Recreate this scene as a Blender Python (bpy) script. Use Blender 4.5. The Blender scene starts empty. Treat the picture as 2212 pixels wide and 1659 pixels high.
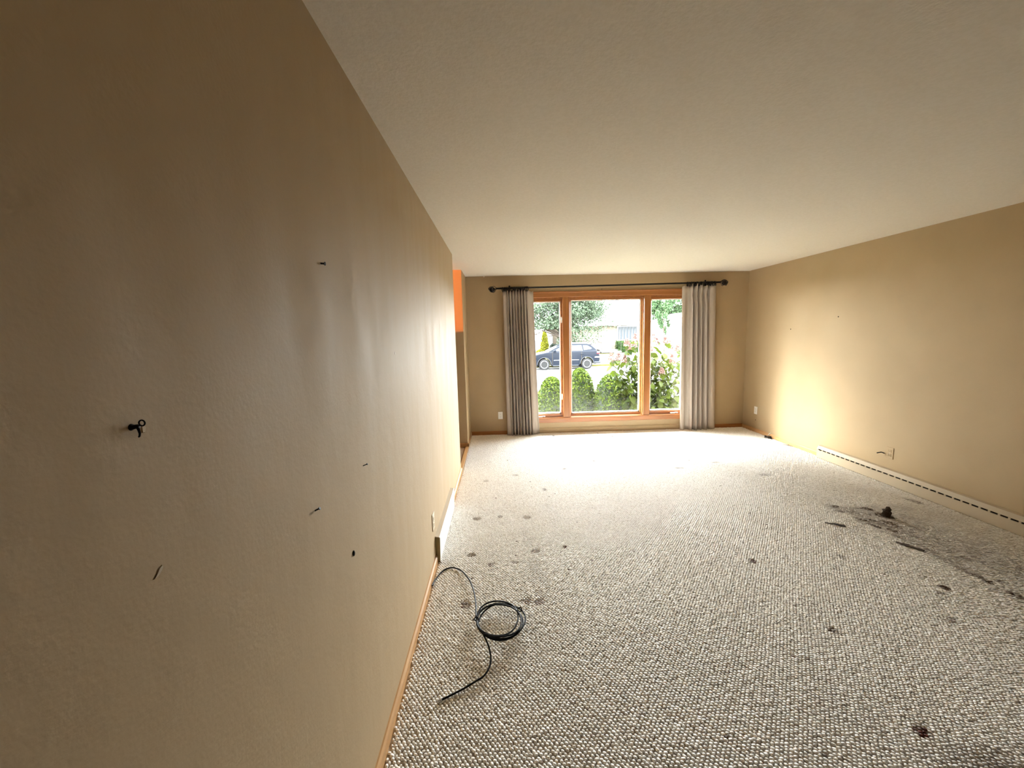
import bpy, bmesh, math, random
import numpy as np
from mathutils import Vector, Matrix, Euler, noise as mnoise

scene = bpy.context.scene
COL = scene.collection
random.seed(7)
RNG = np.random.default_rng(7)
PI = math.pi

# ------------------------------------------------------------------ room numbers (metres)
W, D, H = 4.344, 6.225, 2.44          # right wall, window wall, ceiling
E_END, STUB = 4.514, 5.5725           # where the left wall ends / where the wall beyond the foyer opening starts
BACK = -0.5
WX0, WX1, WZ0, WZ1 = 0.87, 3.42, 0.235, 2.115   # rough opening of the picture window

# ------------------------------------------------------------------ camera
cam_d = bpy.data.cameras.new('camera')
cam = bpy.data.objects.new('camera', cam_d); COL.objects.link(cam)
cam_d.sensor_fit = 'HORIZONTAL'; cam_d.sensor_width = 36.0
cam_d.lens = 871.3 / 2212 * 36.0
cam_d.clip_start = 0.02; cam_d.clip_end = 500
R = Vector((0.9991969, -0.03200826, -0.02410437)); U = Vector((0.02787305, 0.12306038, 0.99200768)); F = Vector((0.02878615, 0.99188286, -0.12385372))
M = Matrix((R, U, -F)).transposed().to_4x4(); M.translation = Vector((0.483, 0.0, 1.5752))
cam.matrix_world = M
scene.camera = cam

# ------------------------------------------------------------------ sky, sun, exposure
world = bpy.data.worlds.new('sky'); scene.world = world; world.use_nodes = True
bg = world.node_tree.nodes['Background']
bg.inputs['Color'].default_value = (0.93, 0.965, 1.0, 1)
bg.inputs['Strength'].default_value = 44.0
sun_d = bpy.data.lights.new('sun', 'SUN'); sun = bpy.data.objects.new('sun', sun_d); COL.objects.link(sun)
sun_d.energy = 6.0; sun_d.angle = math.radians(20); sun_d.color = (1.0, 0.95, 0.86)   # low hazy sun
sun.rotation_euler = Vector((0.80, -0.50, -0.36)).to_track_quat('-Z', 'Y').to_euler()
# sampling portal in the window opening (adds no light of its own)
po_d = bpy.data.lights.new('window_portal', 'AREA'); po = bpy.data.objects.new('window_portal', po_d); COL.objects.link(po)
po_d.shape = 'RECTANGLE'; po_d.size = WX1 - WX0; po_d.size_y = WZ1 - WZ0
po.location = ((WX0 + WX1) / 2, D + 0.17, (WZ0 + WZ1) / 2); po.rotation_euler = (-PI / 2, 0, 0)
po_d.cycles.is_portal = True
vs = scene.view_settings
vs.view_transform = 'Standard'; vs.look = 'None'; vs.exposure = 1.08; vs.gamma = 1.0; vs.use_curve_mapping = False
cy = scene.cycles
cy.max_bounces = 9; cy.diffuse_bounces = 6; cy.glossy_bounces = 4; cy.transparent_max_bounces = 12; cy.transmission_bounces = 4
cy.sample_clamp_indirect = 12.0; cy.use_denoising = True
cy.caustics_reflective = False; cy.caustics_refractive = False

# ------------------------------------------------------------------ helpers
def tag(o, label=None, cat=None, group=None, kind=None):
    if label: o['label'] = label
    if cat: o['category'] = cat
    if group: o['group'] = group
    if kind: o['kind'] = kind
    return o

def empty(name, loc=(0, 0, 0), label=None, cat=None, group=None, kind=None):
    o = bpy.data.objects.new(name, None); COL.objects.link(o); o.location = loc; o.empty_display_size = 0.05
    return tag(o, label, cat, group, kind)

class MB:
    def __init__(s): s.v = []; s.f = []; s.smooth = False
    def add(s, vs, fs):
        n = len(s.v); s.v += [tuple(v) for v in vs]; s.f += [tuple(i + n for i in f) for f in fs]; return s
    def bm(s, bm):
        bm.verts.ensure_lookup_table(); bm.verts.index_update()
        s.add([v.co.copy() for v in bm.verts], [[v.index for v in f.verts] for f in bm.faces]); bm.free(); return s
    def box(s, a, b, bev=0.0, seg=1):
        bm = bmesh.new(); bmesh.ops.create_cube(bm, size=1)
        for v in bm.verts:
            v.co = Vector([(a[i] + b[i]) / 2 + v.co[i] * abs(b[i] - a[i]) for i in range(3)])
        if bev: bmesh.ops.bevel(bm, geom=list(bm.edges), offset=bev, segments=seg, affect='EDGES', profile=0.5)
        return s.bm(bm)
    def tube(s, pts, r, n=8, cap=True, closed=False):
        pts = [Vector(p) for p in pts]; k = len(pts)
        rs = r if isinstance(r, (list, tuple)) else [r] * k
        vs, fs = [], []
        t0 = (pts[1] - pts[0]).normalized()
        ref = Vector((0, 0, 1)) if abs(t0.z) < 0.9 else Vector((1, 0, 0))
        nrm = (ref - t0 * ref.dot(t0)).normalized()
        for i, p in enumerate(pts):
            if closed: t = (pts[(i + 1) % k] - pts[i - 1]).normalized()
            else: t = (pts[min(i + 1, k - 1)] - pts[max(i - 1, 0)]).normalized()
            nrm = nrm - t * nrm.dot(t)
            nrm = nrm.normalized() if nrm.length > 1e-6 else t.orthogonal().normalized()
            b = t.cross(nrm)
            for j in range(n):
                a = 2 * PI * j / n
                vs.append(p + (nrm * math.cos(a) + b * math.sin(a)) * rs[i])
        for i in range(k if closed else k - 1):
            i2 = (i + 1) % k
            for j in range(n):
                fs.append((i * n + j, i * n + (j + 1) % n, i2 * n + (j + 1) % n, i2 * n + j))
        if cap and not closed:
            fs.append(tuple(range(n - 1, -1, -1))); fs.append(tuple((k - 1) * n + j for j in range(n)))
        return s.add(vs, fs)
    def lathe(s, prof, c=(0, 0, 0), axis='Z', n=16):
        vs, fs = [], []
        for (r, h) in prof:
            for j in range(n):
                a = 2 * PI * j / n; p, q = r * math.cos(a), r * math.sin(a)
                w = {'Z': (p, q, h), 'X': (h, p, q), 'Y': (p, h, q)}[axis]
                vs.append((c[0] + w[0], c[1] + w[1], c[2] + w[2]))
        k = len(prof)
        for i in range(k - 1):
            for j in range(n):
                fs.append((i * n + j, i * n + (j + 1) % n, (i + 1) * n + (j + 1) % n, (i + 1) * n + j))
        fs.append(tuple(range(n - 1, -1, -1))); fs.append(tuple((k - 1) * n + j for j in range(n)))
        return s.add(vs, fs)
    def ball(s, c, r, u=14, v=9):
        r = r if isinstance(r, (list, tuple)) else (r, r, r)
        prof = [(max(math.sin(PI * i / v), 1e-4), -math.cos(PI * i / v)) for i in range(v + 1)]
        t = MB().lathe(prof, n=u)
        return s.add([(c[0] + p[0] * r[0], c[1] + p[1] * r[1], c[2] + p[2] * r[2]) for p in t.v], t.f)
    def prism(s, poly, a, b, axis='X'):          # polygon in the two other axes, extruded along axis
        def mk(p, t): return {'X': (t, p[0], p[1]), 'Y': (p[0], t, p[1]), 'Z': (p[0], p[1], t)}[axis]
        n = len(poly)
        vs = [mk(p, a) for p in poly] + [mk(p, b) for p in poly]
        fs = [tuple(range(n)), tuple(range(2 * n - 1, n - 1, -1))] + [(i, n + i, n + (i + 1) % n, (i + 1) % n) for i in range(n)]
        return s.add(vs, fs)
    def mesh(s, name):
        me = bpy.data.meshes.new(name); me.from_pydata(s.v, [], s.f); me.validate(); 
        bm = bmesh.new(); bm.from_mesh(me); bmesh.ops.recalc_face_normals(bm, faces=bm.faces); bm.to_mesh(me); bm.free()
        return me
    def build(s, name, m, parent=None, smooth=False, origin=None, recalc=True):
        if origin is not None:
            s.v = [(v[0] - origin[0], v[1] - origin[1], v[2] - origin[2]) for v in s.v]
        me = s.mesh(name)
        if smooth:
            me.polygons.foreach_set('use_smooth', [True] * len(me.polygons))
            try: me.set_sharp_from_angle(angle=math.radians(40))
            except Exception: pass
        me.materials.append(m)
        o = bpy.data.objects.new(name, me); COL.objects.link(o)
        if origin is not None: o.location = origin
        if parent: o.parent = parent; o.location = (Vector(o.location) - Vector(parent_world(parent)))
        return o

def parent_world(p):
    l = Vector(p.location)
    while p.parent: p = p.parent; l += Vector(p.location)
    return l

def copy_obj(o, parent=None):
    c = o.copy(); COL.objects.link(c)
    if parent: c.parent = parent
    return c

def material(name, color, rough=0.6, spec=0.5, bump=None, vary=None, metal=0.0, emit=None, sheen=0.0, coat=0.0):
    """bump=(scale,strength,distance)  vary=(scale, colour2, low, high)"""
    m = bpy.data.materials.new(name); m.use_nodes = True; nt = m.node_tree; b = nt.nodes['Principled BSDF']
    b.inputs['Base Color'].default_value = (*color, 1); b.inputs['Roughness'].default_value = rough
    b.inputs['Specular IOR Level'].default_value = spec; b.inputs['Metallic'].default_value = metal
    if coat: b.inputs['Coat Weight'].default_value = coat; b.inputs['Coat Roughness'].default_value = 0.05
    if sheen: b.inputs['Sheen Weight'].default_value = sheen
    geo = nt.nodes.new('ShaderNodeNewGeometry')
    if vary:
        n = nt.nodes.new('ShaderNodeTexNoise'); n.inputs['Scale'].default_value = vary[0]; n.inputs['Detail'].default_value = 4
        nt.links.new(geo.outputs['Position'], n.inputs['Vector'])
        rp = nt.nodes.new('ShaderNodeMapRange'); rp.inputs['From Min'].default_value = vary[2]; rp.inputs['From Max'].default_value = vary[3]
        nt.links.new(n.outputs['Fac'], rp.inputs['Value'])
        mx = nt.nodes.new('ShaderNodeMix'); mx.data_type = 'RGBA'
        mx.inputs['A'].default_value = (*color, 1); mx.inputs['B'].default_value = (*vary[1], 1)
        nt.links.new(rp.outputs['Result'], mx.inputs['Factor']); nt.links.new(mx.outputs['Result'], b.inputs['Base Color'])
    if bump:
        n = nt.nodes.new('ShaderNodeTexNoise'); n.inputs['Scale'].default_value = bump[0]; n.inputs['Detail'].default_value = 3
        nt.links.new(geo.outputs['Position'], n.inputs['Vector'])
        bp = nt.nodes.new('ShaderNodeBump'); bp.inputs['Strength'].default_value = bump[1]; bp.inputs['Distance'].default_value = bump[2]
        nt.links.new(n.outputs['Fac'], bp.inputs['Height']); nt.links.new(bp.outputs['Normal'], b.inputs['Normal'])
    if emit:
        b.inputs['Emission Color'].default_value = (*emit[0], 1); b.inputs['Emission Strength'].default_value = emit[1]
    return m

def wood(name, c1, c2, along, rough=0.35):
    m = bpy.data.materials.new(name); m.use_nodes = True; nt = m.node_tree; b = nt.nodes['Principled BSDF']
    b.inputs['Roughness'].default_value = rough
    geo = nt.nodes.new('ShaderNodeNewGeometry'); mp = nt.nodes.new('ShaderNodeMapping')
    sc = [38, 38, 38]; sc['XYZ'.index(along)] = 1.6; mp.inputs['Scale'].default_value = sc
    n = nt.nodes.new('ShaderNodeTexNoise'); n.inputs['Scale'].default_value = 1.0; n.inputs['Detail'].default_value = 5; n.inputs['Distortion'].default_value = 0.6
    mx = nt.nodes.new('ShaderNodeMix'); mx.data_type = 'RGBA'; mx.inputs['A'].default_value = (*c1, 1); mx.inputs['B'].default_value = (*c2, 1)
    rp = nt.nodes.new('ShaderNodeMapRange'); rp.inputs['From Min'].default_value = 0.35; rp.inputs['From Max'].default_value = 0.65
    L = nt.links.new
    L(geo.outputs['Position'], mp.inputs['Vector']); L(mp.outputs['Vector'], n.inputs['Vector']); L(n.outputs['Fac'], rp.inputs['Value'])
    L(rp.outputs['Result'], mx.inputs['Factor']); L(mx.outputs['Result'], b.inputs['Base Color'])
    return m

def leafmat(name, c1, c2, rough=0.5, trans=0.25):
    m = bpy.data.materials.new(name); m.use_nodes = True; nt = m.node_tree; b = nt.nodes['Principled BSDF']
    b.inputs['Roughness'].default_value = rough; b.inputs['Specular IOR Level'].default_value = 0.06
    geo = nt.nodes.new('ShaderNodeNewGeometry')
    mx = nt.nodes.new('ShaderNodeMix'); mx.data_type = 'RGBA'; mx.inputs['A'].default_value = (*c1, 1); mx.inputs['B'].default_value = (*c2, 1)
    n = nt.nodes.new('ShaderNodeTexNoise'); n.inputs['Scale'].default_value = 9.0
    nt.links.new(geo.outputs['Position'], n.inputs['Vector'])
    add = nt.nodes.new('ShaderNodeMath'); add.operation = 'ADD'; add.use_clamp = True
    sub = nt.nodes.new('ShaderNodeMath'); sub.operation = 'SUBTRACT'; sub.inputs[1].default_value = 0.5
    nt.links.new(n.outputs['Fac'], sub.inputs[0])
    nt.links.new(geo.outputs['Random Per Island'], add.inputs[0]); nt.links.new(sub.outputs[0], add.inputs[1])
    nt.links.new(add.outputs[0], mx.inputs['Factor']); nt.links.new(mx.outputs['Result'], b.inputs['Base Color'])
    t = nt.nodes.new('ShaderNodeBsdfTranslucent'); nt.links.new(mx.outputs['Result'], t.inputs['Color'])
    ms = nt.nodes.new('ShaderNodeMixShader'); ms.inputs[0].default_value = trans
    nt.links.new(b.outputs[0], ms.inputs[1]); nt.links.new(t.outputs[0], ms.inputs[2])
    nt.links.new(ms.outputs[0], nt.nodes['Material Output'].inputs['Surface'])
    return m

def glassmat(name, tint=(1, 1, 1), gloss=0.06):
    m = bpy.data.materials.new(name); m.use_nodes = True; nt = m.node_tree; nt.nodes.remove(nt.nodes['Principled BSDF'])
    t = nt.nodes.new('ShaderNodeBsdfTransparent'); t.inputs['Color'].default_value = (*tint, 1)
    g = nt.nodes.new('ShaderNodeBsdfGlossy'); g.inputs['Roughness'].default_value = 0.02
    ms = nt.nodes.new('ShaderNodeMixShader'); ms.inputs[0].default_value = gloss
    nt.links.new(t.outputs[0], ms.inputs[1]); nt.links.new(g.outputs[0], ms.inputs[2])
    nt.links.new(ms.outputs[0], nt.nodes['Material Output'].inputs['Surface'])
    return m

# ------------------------------------------------------------------ materials
WALLC = (0.41, 0.294, 0.158)
M_wall = material('wall_paint', WALLC, 0.62, 0.4, bump=(160, 0.12, 0.004), vary=(2.5, (0.39, 0.278, 0.147), 0.35, 0.65))
def gloss_wall():
    m = material('wall_paint_satin', WALLC, 0.5, 0.75)
    nt = m.node_tree; b = nt.nodes['Principled BSDF']; geo = nt.nodes['Geometry'] if 'Geometry' in nt.nodes else nt.nodes.new('ShaderNodeNewGeometry')
    L = nt.links.new
    mp = nt.nodes.new('ShaderNodeMapping'); mp.inputs['Scale'].default_value = (1, 5.5, 0.9)     # rubbed, streaky sheen
    n = nt.nodes.new('ShaderNodeTexNoise'); n.inputs['Scale'].default_value = 1.3; n.inputs['Detail'].default_value = 5
    L(geo.outputs['Position'], mp.inputs['Vector']); L(mp.outputs['Vector'], n.inputs['Vector'])
    r = nt.nodes.new('ShaderNodeMapRange'); r.inputs['From Min'].default_value = 0.3; r.inputs['From Max'].default_value = 0.7
    r.inputs['To Min'].default_value = 0.55; r.inputs['To Max'].default_value = 0.70
    L(n.outputs['Fac'], r.inputs['Value']); L(r.outputs['Result'], b.inputs['Roughness'])
    n2 = nt.nodes.new('ShaderNodeTexNoise'); n2.inputs['Scale'].default_value = 120; n2.inputs['Detail'].default_value = 3
    n3 = nt.nodes.new('ShaderNodeTexNoise'); n3.inputs['Scale'].default_value = 14; n3.inputs['Detail'].default_value = 3
    L(geo.outputs['Position'], n2.inputs['Vector']); L(geo.outputs['Position'], n3.inputs['Vector'])
    ad = nt.nodes.new('ShaderNodeMath'); ad.operation = 'MULTIPLY_ADD'; ad.inputs[1].default_value = 4.0
    L(n3.outputs['Fac'], ad.inputs[0]); L(n2.outputs['Fac'], ad.inputs[2])
    bp = nt.nodes.new('ShaderNodeBump'); bp.inputs['Strength'].default_value = 0.25; bp.inputs['Distance'].default_value = 0.002
    L(ad.outputs[0], bp.inputs['Height']); L(bp.outputs['Normal'], b.inputs['Normal'])
    return m
M_wallL = gloss_wall()
M_ceil = material('ceiling_paint', (0.74, 0.67, 0.56), 0.8, 0.2, bump=(90, 0.25, 0.006), vary=(60, (0.71, 0.64, 0.525), 0.4, 0.6))
M_darkback = wood('unseen_dark_back', (0.07, 0.035, 0.015), (0.045, 0.02, 0.01), 'Z', 0.5)  # dark tone invented for unseen surfaces, to dim the left wall
M_oakX = wood('stained_wood_x', (0.36, 0.142, 0.035), (0.27, 0.094, 0.021), 'X')
M_oakZ = wood('stained_wood_z', (0.35, 0.138, 0.035), (0.265, 0.096, 0.023), 'Z')
M_oakY = wood('stained_wood_y', (0.58, 0.34, 0.15), (0.48, 0.26, 0.105), 'Y', 0.4)
M_sash = wood('sash_wood', (0.36, 0.13, 0.03), (0.25, 0.085, 0.02), 'X')
M_white = material('white_vinyl', (0.8, 0.8, 0.8), 0.35)
M_metalw = material('white_enamel', (0.78, 0.76, 0.72), 0.3, 0.5)
M_heat = material('beige_enamel', (0.46, 0.375, 0.26), 0.42, 0.5)
M_dark = material('dark_gap', (0.03, 0.022, 0.012), 0.8, 0.1)
M_black = material('black_metal', (0.008, 0.006, 0.005), 0.45, 0.18)
M_blackpl = material('black_plastic', (0.008, 0.008, 0.009), 0.45, 0.12)
M_steel = material('brushed_nickel', (0.55, 0.53, 0.5), 0.35, metal=0.9)
M_plate = material('almond_plastic', (0.70, 0.60, 0.45), 0.4)
M_plateW = material('ivory_plastic', (0.82, 0.78, 0.70), 0.4)
M_curt = material('curtain_linen', (0.46, 0.39, 0.32), 0.85, 0.15, bump=(600, 0.15, 0.001), vary=(350, (0.41, 0.345, 0.28), 0.4, 0.6))
M_base = material('carpet_backing', (0.62, 0.56, 0.48), 0.95, 0.05, vary=(40, (0.50, 0.44, 0.37), 0.4, 0.65))
M_foyer = material('foyer_vinyl', (0.68, 0.54, 0.40), 0.4, 0.5, vary=(6, (0.58, 0.44, 0.32), 0.4, 0.65))
M_glass = glassmat('window_glass', (0.97, 0.985, 0.98), 0.04)

# ------------------------------------------------------------------ the room shell
def struct(name, mb, m, label, cat, smooth=False):
    o = mb.build(name, m, smooth=smooth); return tag(o, label, cat, kind='structure')

floor = struct('floor', MB().box((0.0, BACK, -0.12), (W, D, 0.0)), M_base, 'room floor under cream loop pile carpet', 'floor')
unseen_floor = struct('floor', MB().box((0.0, BACK, 0.0), (W, 0.85, 0.008)), M_darkback, 'unseen dark floor added behind the camera to cut bounced light', 'floor')  # unseen, put in dark to lower the bounce on the near left wall
floor2 = struct('floor', MB().box((-1.8, BACK, -0.12), (0.0, D, -0.004)), M_foyer, 'beige hard floor of the foyer beyond the left wall', 'floor')
ceil = struct('ceiling', MB().box((-1.95, BACK - .12, H), (W + .12, D + .17, H + 0.15)), M_ceil, 'plain pale stippled ceiling over the whole room', 'ceiling')
wl = struct('wall_left', MB().box((-0.12, BACK, -0.01), (0.0, E_END, H)), M_wallL, 'long satin beige wall on the left, with nails in it', 'wall')
wr = struct('wall_right', MB().box((W, BACK - .12, -0.12), (W + 0.12, D + .17, H)), M_wall, 'beige wall on the right with a patch of daylight', 'wall')
wb = struct('wall_back', MB().box((-1.95, BACK - 0.12, -0.12), (W, BACK, H)), M_darkback, 'unseen back wall, made dark to cut light bounced onto the left wall', 'wall')  # out of view; its dark tone is there to absorb light
mb = MB()
mb.box((0.0, D, -0.12), (WX0, D + .17, H)).box((WX1, D, -0.12), (W, D + .17, H)).box((WX0, D, -0.12), (WX1, D + .17, WZ0)).box((WX0, D, WZ1), (WX1, D + .17, H))
wf = struct('wall_front', mb, M_wall, 'beige wall around the picture window', 'wall')
ws = struct('wall_stub', MB().box((-1.8, STUB, -0.01), (0.0, D + .17, H)), M_wall, 'short wall left of the window, orange in lamplight', 'wall')
wfl = struct('wall_foyer', MB().box((-1.95, BACK, -0.12), (-1.8, D + .17, H)), M_wall, 'far side wall of the foyer', 'wall')

# baseboards
def baseprof(t, h): return [(0, 0), (t, 0), (t, h * .8), (t * .45, h), (0, h)]
mb = MB().prism(baseprof(0.014, 0.058), BACK, 2.655, 'Y')
b1 = struct('baseboard_left', mb, M_oakY, 'honey wood baseboard along the left wall, near part', 'baseboard')
mb = MB().prism(baseprof(0.014, 0.058), 3.565, E_END, 'Y')
b1b = struct('baseboard_left', mb, M_oakY, 'honey wood baseboard along the left wall beyond the heater', 'baseboard')
mb = MB().prism([(W - x, z) for x, z in baseprof(0.014, 0.058)], 4.64, D, 'Y')
b2 = struct('baseboard_right', mb, M_oakY, 'orange wood baseboard on the right wall beyond the heater', 'baseboard')
mb = MB().prism([(D - x, z) for x, z in baseprof(0.014, 0.06)], 0.0, 0.93, 'X')
b3 = struct('baseboard_front', mb, M_oakX, 'dark wood baseboard left of the window', 'baseboard')
mb = MB().prism([(D - x, z) for x, z in baseprof(0.014, 0.06)], 3.45, W, 'X')
b4 = struct('baseboard_front', mb, M_oakX, 'dark wood baseboard in the corner right of the window', 'baseboard')
mb = MB().prism([(D - x, z) for x, z in baseprof(0.02, 0.085)], 0.93, 3.45, 'X')
b5 = struct('baseboard_front', mb, M_wall, 'beige painted baseboard below the window', 'baseboard')
mb = MB().prism(baseprof(0.014, 0.058), STUB - 0.014, D, 'Y')
mb.prism([(STUB - x, z) for x, z in baseprof(0.014, 0.058)], -1.8, 0.014, 'X')
b6 = struct('baseboard_stub', mb, M_oakY, 'wood baseboard round the short wall left of the window', 'baseboard')
mb = MB().prism([(-0.045, -0.004), (0.012, -0.004), (0.008, 0.009), (-0.03, 0.009)], E_END, STUB - 0.014, 'Y')
t1 = struct('trim_1', mb, M_oakY, 'wood carpet threshold strip across the foyer opening', 'trim')

# a small paint drip where ceiling meets window wall, and scuffs on the left wall (real chips)
MB().ball((0.28, D - .002, H - .004), (0.012, 0.006, 0.010)).build('paint_drip', M_ceil, ceil, True)
def chip(y, z, pts, m, name='paint_scuff'):
    v = [(0.0, y + a, z + b) for a, b in pts] + [(0.0016, y + a * .9, z + b * .9) for a, b in pts]; n = len(pts)
    f = [tuple(range(n, 2 * n))] + [(i, (i + 1) % n, n + (i + 1) % n, n + i) for i in range(n)]
    return MB().add(v, f).build(name, m, wl)
M_chip = material('bare_plaster', (0.52, 0.43, 0.30), 0.7)
chip(0.540, 1.257, [(-.009, -.005), (-.001, -.0035), (.005, .001), (.008, .005), (.007, .008), (.002, .006), (-.002, .001), (-.006, -.003)], M_chip)
chip(0.547, 1.461, [(-.002, -.006), (.002, -.007), (.004, .0), (.002, .004), (-.002, .003)], M_chip)
chip(1.883, 1.499, [(-.008, -.006), (.007, -.007), (.009, .003), (0, .006), (-.008, .002)], M_chip)

# ------------------------------------------------------------------ carpet: every loop a real tuft
CLEAN = np.array((0.93, 0.90, 0.855)); DIRT = np.array((0.070, 0.030, 0.009)); RED = np.array((0.10, 0.015, 0.012))
dx, dy = 0.0182, 0.0122; LEAN = .38      # tuft spacing, and the pile leaning so its tops face the window
gy = np.arange(0.86, D - 0.02, dy); gx = np.arange(0.02, W - 0.016, dx)
GX, GY = np.meshgrid(gx, gy); GX = GX + (np.arange(len(gy)) % 2)[:, None] * dx / 2
px, py = GX.ravel(), GY.ravel()
# slow waviness of the tuft rows
px = px + 0.006 * np.sin(py * 3.1 + px * 1.7) + RNG.normal(0, .0012, px.size); py = py + 0.005 * np.sin(px * 2.3 + 1) + RNG.normal(0, .0010, px.size)
heat_r = (px > W - 0.062) & (py > 1.2) & (py < 4.64)
keep = (px > 0.016) & (px < W - .016) & (py < D - .02) & ~heat_r
px, py = px[keep], py[keep]; N = px.size
def vnoise(x, y, s, seed):
    r = np.random.default_rng(seed).random((64, 64)); u, v = x * s, y * s
    i, j = np.floor(u).astype(int), np.floor(v).astype(int); fu, fv = u - i, v - j
    fu = fu * fu * (3 - 2 * fu); fv = fv * fv * (3 - 2 * fv)
    g = lambda a, b: r[a % 64, b % 64]
    return (g(i, j) * (1 - fu) + g(i + 1, j) * fu) * (1 - fv) + (g(i, j + 1) * (1 - fu) + g(i + 1, j + 1) * fu) * fv
n1 = vnoise(px, py, 9, 1); n2 = vnoise(px, py, 26, 2); n3 = vnoise(px, py, 2.3, 3)
st = np.zeros(N); red = np.zeros(N); hgt = np.ones(N)
def blob(x, y, rx, ry, k, ang=0.0, soft=1.0):
    c, s_ = math.cos(ang), math.sin(ang); a, b = px - x, py - y
    q = ((a * c + b * s_) / (rx * 1.25)) ** 2 + ((-a * s_ + b * c) / (ry * 1.25)) ** 2
    return k * np.clip(1.25 - q * (0.65 + 0.7 * n2), 0, 1) ** soft
for (x, y) in [(.248, 3.302), (.675, 3.302), (.239, 2.734), (.705, 2.749), (.241, 2.195), (.676, 2.191), (.60, 2.20)]:   # furniture dents
    b_ = blob(x, y, .030, .026, .8); st = np.maximum(st, b_ * .8); red = np.maximum(red, b_ * .35); hgt *= 1 - .75 * np.clip(blob(x, y, .032, .03, 1), 0, 1)
for (x, y, rx, ry, k, r_) in [(3.109, 2.166, .022, .026, .7, 0), (3.03, 2.127, .012, .014, .6, 0), (2.842, 1.90, .035, .03, .35, 0), (2.178, 1.87, .022, .022, .6, 0),
        (2.077, 1.335, .024, .022, 1.0, .8), (2.159, 2.517, .022, .024, .8, .55), (.924, 2.79, .014, .02, .7, .2), (2.788, 2.517, .02, .03, .3, 0), (2.149, 5.885, .02, .03, .85, 0), (2.11, 5.87, .012, .02, .7, 0),
        (1.275, 6.02, .014, .02, .8, 0), (1.978, 6.10, .01, .02, .6, 0), (2.7, 5.5, .03, .02, .4, 0), (1.72, 5.55, .03, .02, .4, 0), (2.30, 5.0, .03, .02, .35, 0), (3.2, 5.3, .03, .02, .35, 0),
        (1.2, 4.5, .03, .03, .3, 0), (1.6, 4.75, .03, .025, .35, 0), (2.5, 4.4, .05, .02, .35, 0), (3.3, 4.1, .06, .03, .3, 0), (3.0, 4.55, .05, .02, .3, 0), (.45, 3.33, .02, .02, .4, .1), (.38, 2.60, .02, .02, .4, 0), (.55, 2.62, .03, .015, .3, .2), (.30, 4.2, .03, .03, .3, 0), (.9, 3.9, .02, .03, .35, .2), (.62, 4.35, .03, .03, .3, 0)]:
    b_ = blob(x, y, rx, ry, k); st = np.maximum(st, b_); red = np.maximum(red, b_ * r_)
st = np.maximum(st, blob(.69, 2.47, .05, .27, .12) * n1 * 1.3); red = np.maximum(red, blob(.69, 2.47, .05, .27, .12))
st = np.maximum(st, blob(.655, 3.05, .03, .25, .05)); 
# soiling left by a sofa: dark edge line and a dusty field behind it
line = [(3.36, 3.29), (3.36, 3.05), (3.43, 2.93), (3.46, 2.80), (3.38, 2.62), (3.37, 2.45), (3.405, 2.30), (3.425, 2.18), (3.43, 2.04), (3.44, 1.80), (3.45, 1.3)]
dl = np.full(N, 9.0)
for (a, b) in zip(line[:-1], line[1:]):
    ax, ay = a; ex, ey = b[0] - ax, b[1] - ay; t = np.clip(((px - ax) * ex + (py - ay) * ey) / (ex * ex + ey * ey), 0, 1)
    dl = np.minimum(dl, np.hypot(px - ax - t * ex, py - ay - t * ey))
inside = np.clip((px - 3.36) / .05, 0, 1) * np.clip((3.32 - py) / .06, 0, 1)
edge = np.clip(1 - dl / .075, 0, 1) * np.clip((n1 - .30) * 2.6, 0, 1)
edge_s = np.where(py > 2.45, .30, .62)
st = np.maximum(st, edge * edge_s)
st = np.maximum(st, inside * np.clip((n3 - .15) * .55, 0, .30) * (0.55 + .9 * n2) * np.clip((4.3 - px) / .7, .15, 1))
for (x, y, rx, ry, k, a) in [(3.639, 3.085, .045, .055, 1.0, .3), (3.61, 3.215, .028, .05, .62, .8), (3.55, 3.235, .03, .018, .5, 0), (3.381, 3.285, .03, .02, .75, 0), (3.354, 3.194, .022, .03, .55, 0), (3.555, 2.965, .03, .045, .8, .9), (3.47, 3.0, .02, .07, .5, .6), (3.40, 3.03, .02, .07, .5, .5),
        (3.467, 2.84, .022, .035, .75, 0), (3.53, 2.72, .03, .05, .35, .5), (3.56, 2.90, .03, .03, .6, 0), (3.4, 2.93, .015, .06, .6, .3), (3.425, 2.26, .022, .03, .8, 0), (3.425, 2.205, .02, .025, .75, 0), (3.496, 2.198, .02, .018, .6, 0), (3.43, 2.06, .02, .05, .75, 0), (3.72, 3.15, .03, .05, .35, 0), (3.8, 3.05, .05, .06, .3, 0), (4.15, 3.33, .03, .07, .4, .2), (3.95, 3.2, .06, .06, .22, 0)]:
    st = np.maximum(st, blob(x, y, rx, ry, k * .95, a))
# traffic soil in the near right corner and general greying away from the window wall
st = np.maximum(st, np.clip((px - 1.9) / .5, 0, 1) * np.clip((1.30 - py) / .08, 0, 1) * (.15 + .45 * n1))
st = np.maximum(st, (RNG.random(N) < .0016) * RNG.random(N) * .5)
st = np.where(st > .22, .22 + (st - .22) * 1.9, st)
st = np.clip(np.clip(st, 0, 1) ** .8 * RNG.uniform(.55, 1.35, N), 0, 1)      # tufts take dirt unevenly
st = np.clip(st + .05 * (n3 - .5) + .06 * (n1 - .5) + RNG.normal(0, .022, N), 0, 1)
worn = np.clip((px - 2.5) / .8, 0, 1) * np.clip((py - 1.35) / .6, 0, 1) * np.clip((4.9 - py) / .5, 0, 1)       # trodden flat on the right
hgt *= 1 - .45 * worn
crease = np.exp(-((px - (1.924 + (3.27 - py) * .06)) / .010) ** 2) * ((py < 3.3) & (py > 2.5)); hgt *= 1 - .5 * crease
col = CLEAN[None] * (1 - st)[:, None] + (DIRT[None] * (1 - red)[:, None] + RED[None] * red[:, None]) * st[:, None]
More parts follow.
